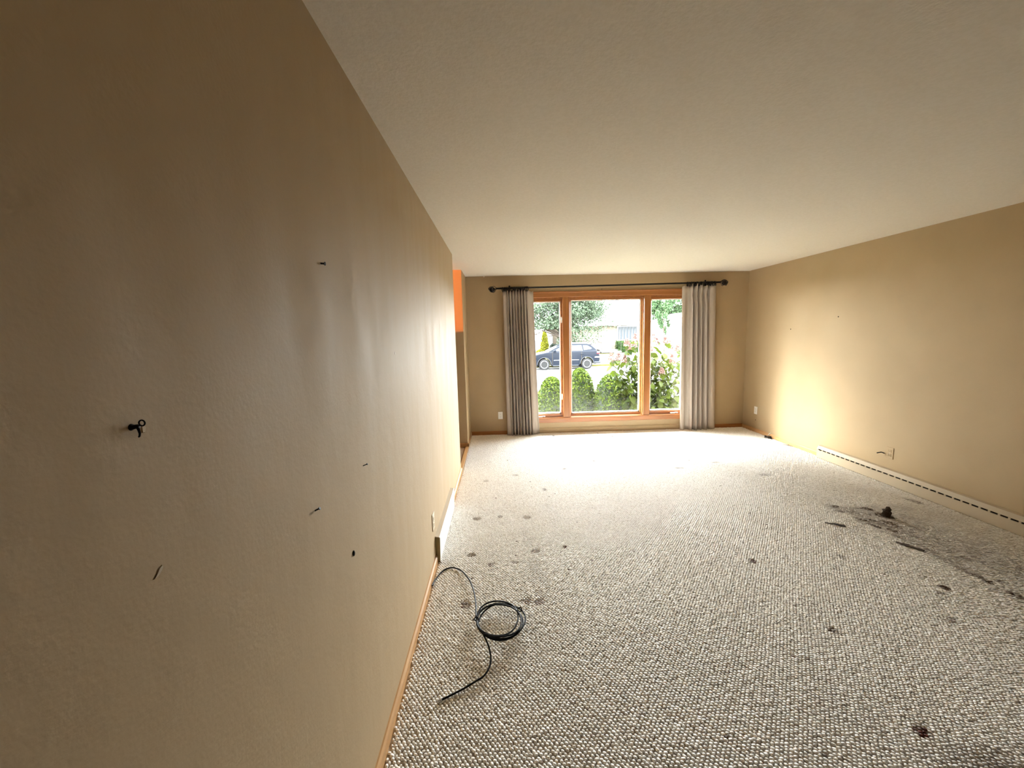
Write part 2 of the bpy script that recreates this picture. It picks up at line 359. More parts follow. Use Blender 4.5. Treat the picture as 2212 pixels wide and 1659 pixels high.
col *= (0.93 + 0.12 * RNG.random(N))[:, None]
pts_me = bpy.data.meshes.new('carpet_loops')
pts_me.vertices.add(N); pts_me.vertices.foreach_set('co', np.stack([px, py, np.zeros(N)], 1).astype(np.float32).ravel())
a_ = pts_me.attributes.new('tuft_color', 'FLOAT_COLOR', 'POINT'); a_.data.foreach_set('color', np.concatenate([col, np.ones((N, 1))], 1).astype(np.float32).ravel())
a_ = pts_me.attributes.new('tuft_scale', 'FLOAT_VECTOR', 'POINT')
sj = RNG.normal(1, .10, N); a_.data.foreach_set('vector', np.stack([sj * (1 + .22 * worn), sj * (1 + .22 * worn) * RNG.normal(1, .08, N), hgt * RNG.normal(1, .12, N)], 1).astype(np.float32).ravel())
a_ = pts_me.attributes.new('tuft_rot', 'FLOAT_VECTOR', 'POINT'); a_.data.foreach_set('vector', np.stack([RNG.normal(-.6 * LEAN, .15, N), RNG.normal(-.8 * LEAN, .15, N), RNG.normal(-.93, .28, N)], 1).astype(np.float32).ravel())
M_loop = bpy.data.materials.new('carpet_wool'); M_loop.use_nodes = True
nt = M_loop.node_tree; b = nt.nodes['Principled BSDF']; b.inputs['Roughness'].default_value = .55; b.inputs['Specular IOR Level'].default_value = .3
at = nt.nodes.new('ShaderNodeAttribute'); at.attribute_type = 'INSTANCER'; at.attribute_name = 'tuft_color'; nt.links.new(at.outputs['Color'], b.inputs['Base Color'])
mb = MB()
nseg = 8
rings = [(1.0, 0.0), (1.03, .48), (.82, .86), (.42, 1.0)]
for (rr, zz) in rings:
    for j in range(nseg): mb.v.append((.0084 * rr * math.cos(2 * PI * j / nseg), .0060 * rr * math.sin(2 * PI * j / nseg), .0070 * zz))
for i in range(len(rings) - 1):
    for j in range(nseg): mb.f.append((i * nseg + j, i * nseg + (j + 1) % nseg, (i + 1) * nseg + (j + 1) % nseg, (i + 1) * nseg + j))
mb.f.append(tuple((len(rings) - 1) * nseg + j for j in range(nseg)))
tuft_me = mb.mesh('tuft'); tuft_me.polygons.foreach_set('use_smooth', [True] * len(tuft_me.polygons)); tuft_me.materials.append(M_loop)
ng = bpy.data.node_groups.new('tuft_scatter', 'GeometryNodeTree')
ng.interface.new_socket('Geometry', in_out='INPUT', socket_type='NodeSocketGeometry'); ng.interface.new_socket('Geometry', in_out='OUTPUT', socket_type='NodeSocketGeometry')
gi, go = ng.nodes.new('NodeGroupInput'), ng.nodes.new('NodeGroupOutput')
m2p = ng.nodes.new('GeometryNodeMeshToPoints'); iop = ng.nodes.new('GeometryNodeInstanceOnPoints')
tuft_src = bpy.data.objects.new('carpet_loop_source', tuft_me)          # not linked to the scene: only the node tree uses it
oi = ng.nodes.new('GeometryNodeObjectInfo'); oi.inputs['Object'].default_value = tuft_src; oi.inputs['As Instance'].default_value = True
def attr(nm, dt):
    n = ng.nodes.new('GeometryNodeInputNamedAttribute'); n.data_type = dt; n.inputs['Name'].default_value = nm; return n
a1, a2 = attr('tuft_scale', 'FLOAT_VECTOR'), attr('tuft_rot', 'FLOAT_VECTOR')
e2r = ng.nodes.new('FunctionNodeEulerToRotation')
L = ng.links.new
L(gi.outputs[0], m2p.inputs['Mesh']); L(m2p.outputs[0], iop.inputs['Points']); L(oi.outputs['Geometry'], iop.inputs['Instance'])
L(a1.outputs[0], iop.inputs['Scale']); L(a2.outputs[0], e2r.inputs[0]); L(e2r.outputs[0], iop.inputs['Rotation']); L(iop.outputs[0], go.inputs[0])
loops = bpy.data.objects.new('carpet_loops', pts_me); COL.objects.link(loops); loops.parent = floor; tag(loops, kind='stuff')
mod = loops.modifiers.new('tufts', 'NODES'); mod.node_group = ng

# ------------------------------------------------------------------ picture window
win = empty('window_1', ((WX0 + WX1) / 2, D, WZ0), 'three part wood picture window looking onto the street', 'window', kind='structure')
P0 = D - 0.02      # face of the casing
MB().box((WX0 - .08, P0, 2.107), (WX1 + .08, D, 2.19), .004).box((WX0 - .08, P0 - .006, 2.172), (WX1 + .08, D, 2.196), .004).build('head_casing', M_oakX, win)
for xa, xb in ((WX0 - .08, WX0 + .012), (WX1 - .012, WX1 + .08)):
    MB().box((xa, P0, 0.235), (xb, D, 2.107), .004).build('side_casing', M_oakZ, win)
MB().box((WX0 - .08, P0, 0.168), (WX1 + .08, D, 0.235), .004).build('apron', M_oakX, win)
MB().box((WX0 - .09, P0 - .012, 0.233), (WX1 + .09, D + .05, 0.249), .004).build('stool', M_oakX, win)
for xa, xb in ((1.460, 1.568), (2.723, 2.825)):
    MB().box((xa, P0, 0.249), (xb, D, 2.107), .004).box((xa + .012, D, .249), (xb - .012, D + .12, 2.107)).build('mullion', M_oakZ, win)
mb = MB().box((WX0, D, .249), (WX0 + .025, D + .12, 2.107)).box((WX1 - .025, D, .249), (WX1, D + .12, 2.107))
mb.box((WX0, D, 2.083), (WX1, D + .12, 2.112)); mb.build('jamb', M_oakZ, win)
MB().box((WX0 - .05, D + .115, .18), (WX1 + .05, D + .21, .243), .004).box((WX0 - .04, D + .12, 2.07), (WX1 + .04, D + .2, 2.16)).box((WX0 - .05, D + .12, .18), (WX0 + .02, D + .2, 2.1)).box((WX1 - .02, D + .12, .18), (WX1 + .05, D + .2, 2.1)).build('exterior_frame', M_white, win)
def sash(x0, x1, z0, z1, y, t, wd, wz, casement=True):
    mb = MB().box((x0, y, z0), (x0 + wd, y + t, z1), .003).box((x1 - wd, y, z0), (x1, y + t, z1), .003)
    mb.box((x0 + wd, y, z0), (x1 - wd, y + t, z0 + wz), .003).box((x0 + wd, y, z1 - wd), (x1 - wd, y + t, z1), .003)
    s = mb.build('sash', M_sash if casement else M_oakX, win)
    w2 = 0.014
    bx0, bx1, bz0, bz1 = x0 + wd, x1 - wd, z0 + wz, z1 - wd
    mb = MB().box((bx0, y + t * .55, bz0), (bx0 + w2, y + t + .01, bz1)).box((bx1 - w2, y + t * .55, bz0), (bx1, y + t + .01, bz1)).box((bx0, y + t * .55, bz0), (bx1, y + t + .01, bz0 + .026)).box((bx0, y + t * .55, bz1 - w2), (bx1, y + t + .01, bz1))
    mb.build('glazing_bead', M_white, s)
    MB().box((bx0 + .004, y + t * .7, bz0 + .004), (bx1 - .004, y + t * .7 + .005, bz1 - .004)).build('pane', M_glass, s)
    return s
sash(0.897, 1.470, .252, 2.082, D + .022, .045, .034, .042)
sash(1.582, 2.709, .252, 2.082, D + .045, .045, .018, .03, False)
sash(2.815, 3.393, .252, 2.082, D + .022, .045, .030, .042)
# inner stops of the fixed centre light (pale lit edge beside each mullion)
MB().box((1.568, D + .01, .249), (1.582, D + .05, 2.107), .002).box((2.709, D + .01, .249), (2.723, D + .05, 2.107), .002).build('stop', M_oakZ, win)
for xc in (1.105, 3.215):       # crank handles
    c = MB().box((xc - .045, D - .002, .251), (xc + .03, D + .021, .272), .005, 2).build('crank_base', M_metalw, win, True)
    MB().tube([(xc + .02, D + .004, .268), (xc + .045, D - .004, .272), (xc + .07, D - .006, .268)], [.007, .006, .008], 8).build('crank_handle', M_metalw, c, True)
for z in (1.765, 0.572):        # casement latches beside the left mullion
    l = MB().box((1.440, D + .008, z - .045), (1.458, D + .024, z + .045), .004, 2).build('latch_plate', M_metalw, win, True)
    MB().tube([(1.449, D + .008, z - .02), (1.449, D - .008, z), (1.449, D - .010, z + .03)], .005, 8).build('latch_lever', M_metalw, l, True)

# ------------------------------------------------------------------ curtains and rod
RY = D - 0.11; RZ0, RZ1 = 2.243, 2.270        # rod axis, sagging slightly to the left
def rz(x): return RZ0 + (RZ1 - RZ0) * (x - .4) / 3.5
rod = empty('curtain_rod', (2.17, RY, 2.256), 'long black metal curtain rod with ball finials above the window', 'curtain rod')
MB().tube([(x, RY, rz(x)) for x in np.linspace(.47, 3.83, 12)], .0125, 10).build('rod', M_black, rod, True)
for s_, x in ((-1, .47), (1, 3.83)):
    z = rz(x); xc = x + s_ * .068
    mb = MB().ball((xc, RY, z - .012), .038, 16, 10)
    mb.lathe([(.012, 0), (.017, .006), (.012, .014)], (x if s_ > 0 else x - .014, RY, z), 'X', 12)
    f_ = mb.build('finial', M_black, rod, True)
    mb = MB()
    for k in range(4):           # twisted cage wires round the ball
        ph = k * PI / 2; pts = []
        for t in np.linspace(0, 1, 13):
            a = ph + t * 1.6; q = t * PI; r_ = .050 * math.sin(q) + .004
            pts.append((x + s_ * (.008 + .115 * t), RY + r_ * math.cos(a), z - .012 * math.sin(q) + r_ * math.sin(a)))
        mb.tube(pts, .0045, 6)
    mb.build('finial_cage', M_black, f_, True)
for x in (.66, 3.66):
    mb = MB().box((x - .012, D - .008, rz(x) - .04), (x + .012, D, rz(x) + .05), .003).tube([(x, D - .005, rz(x) - .02), (x, D - .06, rz(x) - .022), (x, RY, rz(x) - .016)], .007, 8)
    mb.build('bracket', M_black, rod, True)

def curtain_mesh(xt, xb, ztop, zbot, folds, seed, sag):
    """folds: list of (u0,u1,count,amplitude,overhang,yoffset) covering 0..1 across the panel"""
    rnd = random.Random(seed); prof = []
    for (u0, u1, n, amp, over, yo) in folds:
        k = max(6, int(n * 14)); jit = [rnd.uniform(.75, 1.25) for _ in range(int(n) + 3)]
        for i in range(k + 1):
            t = i / k; ph = t * n * 2 * PI
            aj = jit[int(t * n)]
            prof.append((u0 + (u1 - u0) * t, amp * aj, ph, over, yo))
    rows = 30; v = []; f = []; nc = len(prof)
    for r in range(rows + 1):
        t = r / rows; z = ztop + (zbot - ztop) * t
        x0 = xt[0] + (xb[0] - xt[0]) * t ** 1.2; x1 = xt[1] + (xb[1] - xt[1]) * t ** 1.2
        hd = math.exp(-((t - .02) / .05) ** 2)                       # pinched header
        wn = math.exp(-((t - .065) / .03) ** 2)
        grow = .80 + .35 * t
        for i, (u, a, ph, over, yo) in enumerate(prof):
            wob = mnoise.noise((u * 5 + seed, t * 1.3, seed * 1.7)) * (.15 + .5 * t)
            s_ = math.sin(ph + wob * 1.1); c_ = math.cos(ph + wob * 1.1)
            s2 = math.copysign(abs(s_) ** .75, s_)
            amp = a * (grow - .45 * wn)
            y = -amp * s2 + yo * (.5 + .5 * t) - .012 * wob
            x = x0 + (x1 - x0) * u + over * (x1 - x0) * math.sin(2 * (ph + wob)) * (.6 + .6 * t) + .004 * wob
            zz = z + (sag * math.sin(u * 9 + seed) * .35 + .012 * s_ * hd if r == 0 else 0)
            v.append((x, RY + .006 + y, zz))
    for r in range(rows):
        for i in range(nc - 1): f.append((r * nc + i, r * nc + i + 1, (r + 1) * nc + i + 1, (r + 1) * nc + i))
    mb = MB(); mb.add(v, f); return mb
def finish_curtain(name, mb, root):
    o = mb.build(name, M_curt, root, True)
    s = o.modifiers.new('cloth', 'SOLIDIFY'); s.thickness = .0022; s.offset = 0
    return o
c1 = empty('curtain', (.80, RY, 0.0), 'taupe pleated curtain drawn to the left side of the window', 'curtain', 'curtains on the black rod')
finish_curtain('panel', curtain_mesh((.555, 1.012), (.572, 1.078), 2.205, .012,
    [(0, .13, .5, .018, 0, .0), (.13, .78, 7, .052, .008, 0.0), (.78, 1.0, 1.0, .012, 0, .045)], 3, .02), c1)
c2 = empty('curtain', (3.56, RY, 0.0), 'taupe pleated curtain drawn to the right side of the window', 'curtain', 'curtains on the black rod')
finish_curtain('panel', curtain_mesh((3.262, 3.782), (3.288, 3.850), 2.232, .010,
    [(0, .24, 1.0, .016, 0, .015), (.24, .80, 4, .054, .010, 0), (.80, 1.0, .6, .018, 0, .01)], 11, .05), c2)
def hem(root, x0, x1):  # deep hem band at the top (buckram) kept as a part
    pass
ring_me = None
def rings_on(root, xs, tilt):
    global ring_me
    for k, x in enumerate(xs):
        if ring_me is None:
            mb = MB(); mb.tube([(0, .029 * math.cos(a), .029 * math.sin(a)) for a in np.linspace(0, 2 * PI, 20, endpoint=False)], .0062, 6, closed=True)
            mb.tube([(0, .004 * math.cos(a), -.036 + .006 * math.sin(a)) for a in np.linspace(0, 2 * PI, 8, endpoint=False)], .002, 5, closed=True)
            ring_me = mb.mesh('ring'); ring_me.polygons.foreach_set('use_smooth', [True] * len(ring_me.polygons)); ring_me.materials.append(M_black)
        o = bpy.data.objects.new('ring', ring_me); COL.objects.link(o); o.parent = root
        o.location = Vector((x, RY, rz(x) - .015)) - Vector(root.location); o.rotation_euler = (random.uniform(-.2, .2), random.uniform(-.1, .1), tilt + random.uniform(-.18, .18))
rings_on(c1, [.555, .58, .603, .625, .648, .67, .692, .715, .738, .76, .783, .806, .83, .853, .876, .90, .922], .25)
rings_on(c2, [3.335, 3.36, 3.39, 3.42, 3.445, 3.47, 3.495, 3.52, 3.55, 3.58, 3.61, 3.64, 3.665, 3.69, 3.715, 3.74, 3.765], -.3)

# ------------------------------------------------------------------ heaters
HX = W
hr = empty('baseboard_heater', (HX, 3.0, 0), 'beige baseboard heater with dashed slot along the right wall', 'heater')
ya, yb = 1.25, 4.63
MB().prism([(HX - .050, .002), (HX - .050, .094), (HX - .044, .094), (HX - .044, .002)], ya, yb, 'Y').build('front_panel', M_heat, hr)
MB().prism([(HX - .050, .108), (HX - .030, .142), (HX - .002, .148), (HX - .002, .136), (HX - .028, .134), (HX - .044, .106)], ya, yb, 'Y').build('hood', M_heat, hr)
MB().prism([(HX - .030, .012), (HX - .030, .120), (HX - .003, .132), (HX - .003, .012)], ya + .01, yb - .01, 'Y').build('inner_duct', M_dark, hr)
MB().prism([(HX - .051, 0), (HX - .051, .108), (HX - .030, .1435), (HX, .1495), (HX, 0)], yb - .004, yb + .006, 'Y').build('end_cap', M_heat, hr)
tab_me = MB().box((-.0030, -.008, -.010), (.0030, .008, .010), .001).mesh('slot_bridge'); tab_me.materials.append(M_heat)
k = 0; y = yb - .012
while y > ya:
    o = bpy.data.objects.new('slot_bridge', tab_me); COL.objects.link(o); o.parent = hr; o.location = Vector((HX - .0472, y, .1005)) - Vector(hr.location); y -= .0635
hl = empty('wall_register', (0, 3.1, 0), 'low white metal heat register on the left wall near its outlet', 'heater')
ya, yb = 2.662, 3.56
MB().prism([(.030, .030), (.034, .178), (.031, .178), (.027, .030)], ya, yb, 'Y').build('front_panel', M_metalw, hl)
MB().prism([(.0, .186), (.0, .192), (.030, .186), (.034, .181), (.034, .176), (.030, .180)], ya, yb, 'Y').build('top_lip', M_heat, hl)
MB().prism([(.0, .0), (.0, .186), (.034, .180), (.030, .006)], ya - .001, ya + .004, 'Y').build('end_cap', material('shaded_enamel', (.22, .16, .06), .4, metal=.3), hl)  # near end cap coloured darker to stand in for its shaded side
MB().prism([(.0, .0), (.0, .186), (.034, .180), (.030, .006)], yb - .004, yb + .001, 'Y').build('end_cap', M_metalw, hl)
MB().prism([(.001, .004), (.001, .180), (.024, .176), (.022, .004)], ya + .006, yb - .006, 'Y').build('inner_duct', M_dark, hl)
MB().prism([(.0, .0), (.030, .0), (.030, .032), (.0, .032)], ya + .004, yb - .004, 'Y').build('base_rail', M_metalw, hl)

# ------------------------------------------------------------------ outlets and wall fixings
def outlet(name_loc, normal, label, plate_m, group=None):
    # built facing +X at origin, then turned
    r = empty('wall_outlet', name_loc, label, 'outlet', group)
    r.rotation_euler = (0, 0, {'+X': 0, '-X': PI, '-Y': -PI / 2}[normal])
    def P(mb, nm, m, par=r):
        me = mb.mesh(nm); me.materials.append(m); o = bpy.data.objects.new(nm, me); COL.objects.link(o); o.parent = par; return o
    P(MB().box((0, -.036, -.058), (.006, .036, .058), .003, 2), 'cover_plate', plate_m)
    for s in (-1, 1):
        so = P(MB().box((.005, -.017, s * .021 - .014), (.0085, .017, s * .021 + .014), .003, 2), 'socket', plate_m)
        P(MB().box((.0075, -.008, s * .021 - .003), (.0089, -.006, s * .021 + .007)).box((.0075, .006, s * .021 - .003), (.0089, .008, s * .021 + .006)).box((.0075, -.002, s * .021 - .010), (.0089, .002, s * .021 - .006)), 'slot', M_dark, so)
    P(MB().lathe([(.003, .0055), (.003, .0075)], axis='X', n=8), 'screw', M_steel)
    return r
outlet((0.0, 2.615, .326), '+X', 'beige electric outlet on the left wall above the register', M_plate)
outlet((0.47, D, .306), '-Y', 'ivory outlet on the window wall left of the curtain', M_plateW)
outlet((W, 5.90, .333), '-X', 'ivory outlet low in the far right corner', M_plateW)
outlet((W, 3.78, .305), '-X', 'wall coloured outlet on the right wall above the long heater', M_wall)
st1 = MB().tube([(W - .004, 3.835, .285), (W - .03, 3.845, .296), (W - .055, 3.865, .282)], [.006, .0055, .005], 7).build('wire_stub', M_blackpl, None, True)
tag(st1, 'short black wire stub sticking out beside the right wall outlet', 'wire')

def nail(y, z, ln, dz, label, r=.0016):
    o = MB().tube([(0, y, z), (ln * .85, y, z + dz * .85), (ln * .86, y, z + dz * .86), (ln, y, z + dz)], [r, r, r * 2.0, r * 2.0], 8).build('nail', M_black, None, True, origin=(0, y, z))
    return tag(o, label, 'nail', 'nails in the left wall')
nail(1.155, 1.779, .012, -.001, 'small dark nail high on the left wall, topmost of the nails', .0026)
nail(1.366, 1.134, .016, .006, 'thin bent up nail in the left wall, nearest the window sheen')
nail(1.000, 1.138, .013, .006, 'thin nail in the left wall below the black hook', .002)
sc = MB().ball((.002, 1.223, .894), (.004, .006, .0095), 10, 7).build('screw_head', M_black, None, True); tag(sc, 'black oval screw head low on the left wall', 'screw')
for (y, z, lb) in [(5.268, 1.545, 'tiny dark nail hole in the daylight patch on the right wall'), (4.524, 1.677, 'tiny dark nail hole above the daylight patch on the right wall'), (5.898, .185, 'small dark screw low in the far right corner under the outlet')]:
    o = MB().lathe([(.007, 0), (.006, .003), (.002, .004)], axis='X', n=8)
    o.v = [(W - p[0], y + p[1], z + p[2]) for p in o.v]; tag(o.build('wall_nail', M_dark, None), lb, 'nail')
o = MB().lathe([(.006, 0), (.005, .003), (.002, .004)], axis='Y', n=8); o.v = [(2.065 + p[0], D - p[1], 2.245 + p[2] - .03) for p in o.v]
tag(o.build('wall_nail', M_dark, None), 'small dark nail in the wall under the middle of the curtain rod', 'nail')
# black screw hook nearest the camera
hy0, hz0, hs = .531, 1.466, .5
hk = empty('wall_hook', (0, hy0, hz0), 'black metal screw hook sticking out of the left wall', 'hook')
hp = lambda x, y, z: (x * hs, hy0 + (y - .540) * hs, hz0 + (z - 1.468) * hs)
MB().tube([hp(-.002, .538, 1.467), hp(.004, .540, 1.468), hp(.019, .543, 1.470)], [.0034, .0032, .0026], 10).lathe([(.0046, 0), (.004, .0015), (.002, .002)], hp(0, .540, 1.468), 'X', 12).build('shank', M_black, hk, True)
MB().tube([hp(.0245 + .0075 * math.cos(a), .545, 1.4775 + .0075 * math.sin(a)) for a in np.linspace(0, 2 * PI, 18, endpoint=False)], .0010, 7, closed=True).build('eye', M_black, hk, True)
MB().tube([hp(.013, .542, 1.469), hp(.0165, .542, 1.460), hp(.018, .542, 1.450), hp(.0165, .542, 1.443), hp(.014, .542, 1.441)], [.0018, .0016, .0013, .0012, .001], 7).build('prong', M_black, hk, True)

# ------------------------------------------------------------------ the black cable on the carpet
cb = empty('coiled_cable', (.444, 2.0, 0), 'loosely coiled black coaxial cable on the carpet by the left wall', 'cable')
zf = .0115
def smooth(pts, n=6):
    P = [Vector(p) for p in pts]; P = [P[0] * 2 - P[1]] + P + [P[-1] * 2 - P[-2]]; out = []
    for i in range(1, len(P) - 2):
        for k in range(n):
            t = k / n; a, b, c, d = P[i - 1:i + 3]
            out.append(.5 * ((2 * b) + (c - a) * t + (2 * a - 5 * b + 4 * c - d) * t * t + (3 * b - a - 3 * c + d) * t ** 3))
    out.append(P[-2]); return out
lead = [(.020, 2.372, .018), (.027, 2.44, zf), (.059, 2.531, zf), (.095, 2.566, zf), (.133, 2.566, zf + .002), (.183, 2.53, zf + .004), (.229, 2.452, .022), (.266, 2.359, .028), (.294, 2.239, .037), (.309, 2.121, .046), (.315, 2.02, .052)]
cx_, cy_, rx_, ry_ = .443, 2.002, .125, .143
coil = []
turns = 3.86; a0 = PI
for i in range(int(turns * 28) + 1):
    a = a0 + 2 * PI * i / 28; t = i / 28.0
    k = int(t); wob = .010 * math.sin(a * 1 + k * 1.9) + .006 * math.sin(2 * a + k * 2.3)
    tilt = .050 + .020 * math.sin(a + .9) * 1.0 - .018 * math.cos(a - PI * .15)
    coil.append((cx_ + (rx_ + wob - .003 * k) * math.cos(a) + .006 * math.sin(k * 2.2), cy_ - (ry_ + wob * .8 - .003 * k) * math.sin(a) + .007 * math.cos(k * 2.9), tilt + .0045 * (k - 1.5) + .003 * math.sin(3 * a + k)))
tail = [(.362, 1.892, .050), (.387, 1.831, .042), (.400, 1.769, .033), (.396, 1.721, .027), (.372, 1.676, .022), (.339, 1.653, .019), (.279, 1.616, .016), (.221, 1.587, .0125), (.190, 1.572, zf)]
path = smooth(lead, 5) + [Vector(p) for p in coil[1:]]
endp = path[-1]
path += [Vector(p) for p in smooth([tuple(endp + (Vector(tail[0]) - endp) * .5)] + tail, 5)]
MB().tube(path, .0043, 8).build('wire', M_blackpl, cb, True)
MB().tube([(.192, 1.573, zf), (.186, 1.570, zf), (.186, 1.570, zf), (.178, 1.566, zf), (.178, 1.566, zf), (.172, 1.563, zf)], [.0048, .0048, .0058, .0058, .002, .002], 8).build('connector', M_steel, cb, True)
for (x, y, z, a) in [(.318, 2.008, .053, 0), (.556, 2.055, .062, .5)]:
    t_ = MB().tube([(x + .011 * math.cos(q), y + .003 * math.sin(q) * a, z + .011 * math.sin(q)) for q in np.linspace(0, 2 * PI, 12, endpoint=False)], .0030, 6, closed=True)
    t_.tube([(x - .010, y, z), (x - .020, y - .006, z - .004)], .0022, 6); t_.build('cable_tie', M_blackpl, cb, True)

# small wire hank, clip and litter
wh = MB()
for k in range(4):
    wh.tube([(4.283 + .030 * math.cos(a) + .004 * k, 5.50 + (.070 - .006 * k) * math.sin(a) + .01 * k, .013 + .0035 * k + .006 * math.sin(a * 2 + k)) for a in np.linspace(0, 2 * PI, 20, endpoint=False)], .003, 6, closed=True)
tag(wh.build('wire_hank', M_blackpl, None, True), 'small hank of black wire on the carpet by the right baseboard', 'wire')
tag(MB().tube([(W - .018, 5.57, .030), (W - .017, 5.545, .055), (W - .012, 5.53, .072)], [.005, .006, .004], 7).build('cable_end', M_plateW, None, True), 'white cable end leaning on the right baseboard above the wire hank', 'wire')
tw = MB().tube([(4.255, 5.16, .012), (4.285, 5.11, .014), (4.305, 5.05, .012)], .003, 6).tube([(4.285, 5.11, .014), (4.315, 5.13, .020)], .0025, 6).tube([(4.285, 5.11, .014), (4.265, 5.07, .012)], .002, 6)
tag(tw.build('twig', material('dry_twig', (.16, .12, .07), .8), None, True), 'small dry forked twig on the carpet by the right baseboard', 'twig')
M_scrap = material('dark_scrap', (.045, .026, .014), .85)
def scrap(pts, wd, label):
    pts = smooth(pts, 5); n = len(pts); mb = MB(); v = []
    for i, p in enumerate(pts):
        t = (pts[min(i + 1, n - 1)] - pts[max(i - 1, 0)]).normalized(); s = Vector((-t.y, t.x, 0)); w = wd[min(int(i / n * len(wd)), len(wd) - 1)] * (1 + .3 * math.sin(i * 2.1))
        v += [p + s * w, p - s * w, p - s * w - Vector((0, 0, .004)), p + s * w - Vector((0, 0, .004))]
    f = [(i * 4 + j, i * 4 + (j + 1) % 4, i * 4 + 4 + (j + 1) % 4, i * 4 + 4 + j) for i in range(n - 1) for j in range(4)] + [(0, 1, 2, 3), ((n - 1) * 4 + 3, (n - 1) * 4 + 2, (n - 1) * 4 + 1, (n - 1) * 4)]
    return tag(mb.add(v, f).build('dark_scrap', M_scrap, None), label, 'scrap')
scrap([(3.055, 2.995, .012), (3.09, 2.975, .012), (3.115, 2.962, .015), (3.14, 2.945, .014), (3.166, 2.927, .012)], [.004, .006, .012, .015, .014], 'thin dark torn scrap on the carpet left of the stained area')
scrap([(3.318, 2.672, .012), (3.34, 2.632, .014), (3.365, 2.592, .013), (3.396, 2.546, .011)], [.007, .018, .018, .012, .010], 'thicker dark scrap lying on the carpet at the edge of the stain')

# ------------------------------------------------------------------ unseen foyer spotlight, added to throw orange light on the short wall
SPX, SPY, SPZ = -0.372, 2.20, 2.10
sl = empty('added_spotlight', (SPX, SPY, H), 'small black spotlight added out of sight in the foyer for the orange wall light', 'lamp')
MB().tube([(SPX, SPY - .10, SPZ - .008), (SPX, SPY - .09, SPZ - .008), (SPX, SPY - .01, SPZ)], [.012, .03, .032], 14).build('can', M_black, sl, True)
MB().lathe([(.05, 2.425), (.05, 2.44)], (SPX, SPY - .06, 0), 'Z', 14).tube([(SPX, SPY - .06, 2.43), (SPX, SPY - .06, SPZ + .02)], .007, 8).build('mount', M_black, sl, True)
sp_d = bpy.data.lights.new('spot_bulb', 'SPOT'); sp = bpy.data.objects.new('spot_bulb', sp_d); COL.objects.link(sp); sp.parent = sl
sp.location = Vector((SPX, SPY + .01, SPZ)) - Vector(sl.location)
sp_d.energy = 330.0; sp_d.color = (1.0, .25, .03); sp_d.shadow_soft_size = .02; sp_d.spot_size = math.radians(27); sp_d.spot_blend = .12
sp.rotation_euler = Vector((.30, 3.37, .30)).to_track_quat('-Z', 'Y').to_euler()

# lint clump standing on the stain
mb = MB().ball((0, 0, 0), (.030, .026, .040), 14, 10)
mb.v = [tuple(Vector(v) * (1 + .55 * mnoise.noise(Vector(v) * 55)) + Vector((3.645, 3.075, .040))) for v in mb.v]
tag(mb.build('lint_clump', M_scrap, None), 'dark clump of lint standing on the stained carpet at right', 'lint')

# ------------------------------------------------------------------ outdoors: ground
OUT = 0.34       # outdoor colours scaled down so daylight outside renders less bright
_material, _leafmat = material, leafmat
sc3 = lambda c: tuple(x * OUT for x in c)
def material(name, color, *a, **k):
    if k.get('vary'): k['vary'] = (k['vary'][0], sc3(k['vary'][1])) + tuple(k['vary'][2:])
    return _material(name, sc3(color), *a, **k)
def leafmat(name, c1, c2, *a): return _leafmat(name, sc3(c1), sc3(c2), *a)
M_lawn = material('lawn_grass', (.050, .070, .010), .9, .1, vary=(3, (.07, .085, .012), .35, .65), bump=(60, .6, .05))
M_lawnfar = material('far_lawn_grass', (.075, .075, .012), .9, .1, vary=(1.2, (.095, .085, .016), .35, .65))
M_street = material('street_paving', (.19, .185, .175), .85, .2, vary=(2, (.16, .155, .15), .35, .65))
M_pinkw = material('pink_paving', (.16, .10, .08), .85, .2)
def slab(name, pts, m, label, cat, t=.12):
    v = [(x, y, z) for x, y, z in pts] + [(x, y, z - t) for x, y, z in pts]
    return tag(MB().add(v, [(0, 1, 2, 3), (7, 6, 5, 4), (0, 4, 5, 1), (1, 5, 6, 2), (2, 6, 7, 3), (3, 7, 4, 0)]).build(name, m, None), label, cat, kind='structure')
M_siding0 = material('overhang_white', (.70, .70, .70), .7)
slab('front_lawn', [(-25, D + .20, -.50), (40, D + .20, -.50), (40, 16.4, -.80), (-25, 16.4, -.80)], M_lawn, 'green front lawn between the house and the street', 'lawn')
slab('street', [(-60, 16.4, -.80), (90, 16.4, -.80), (90, 28.0, -.83), (-60, 28.0, -.83)], M_street, 'sunlit pale concrete street', 'street')
slab('far_lawn', [(-60, 28.0, -.72), (90, 28.0, -.72), (90, 90, -.45), (-60, 90, -.45)], M_lawnfar, 'sunlit yellow green lawn across the street', 'lawn', .3)
slab('front_walk', [(10.2, 28.4, -.70), (13.5, 41.0, -.63), (12.2, 41.0, -.63), (8.6, 28.4, -.70)], M_pinkw, 'pinkish walk crossing the lawn across the street', 'path', .08)
# unseen roof overhang, added above the window to block high sky light
tag(MB().box((-6, D + .17, 2.34), (10, D + 1.05, 2.42)).box((-6, D + 1.03, 2.27), (10, D + 1.07, 2.50)).build('added_eave', M_siding0, None), 'unseen white roof overhang added above the picture window to block high sky', 'added_eave', kind='structure')

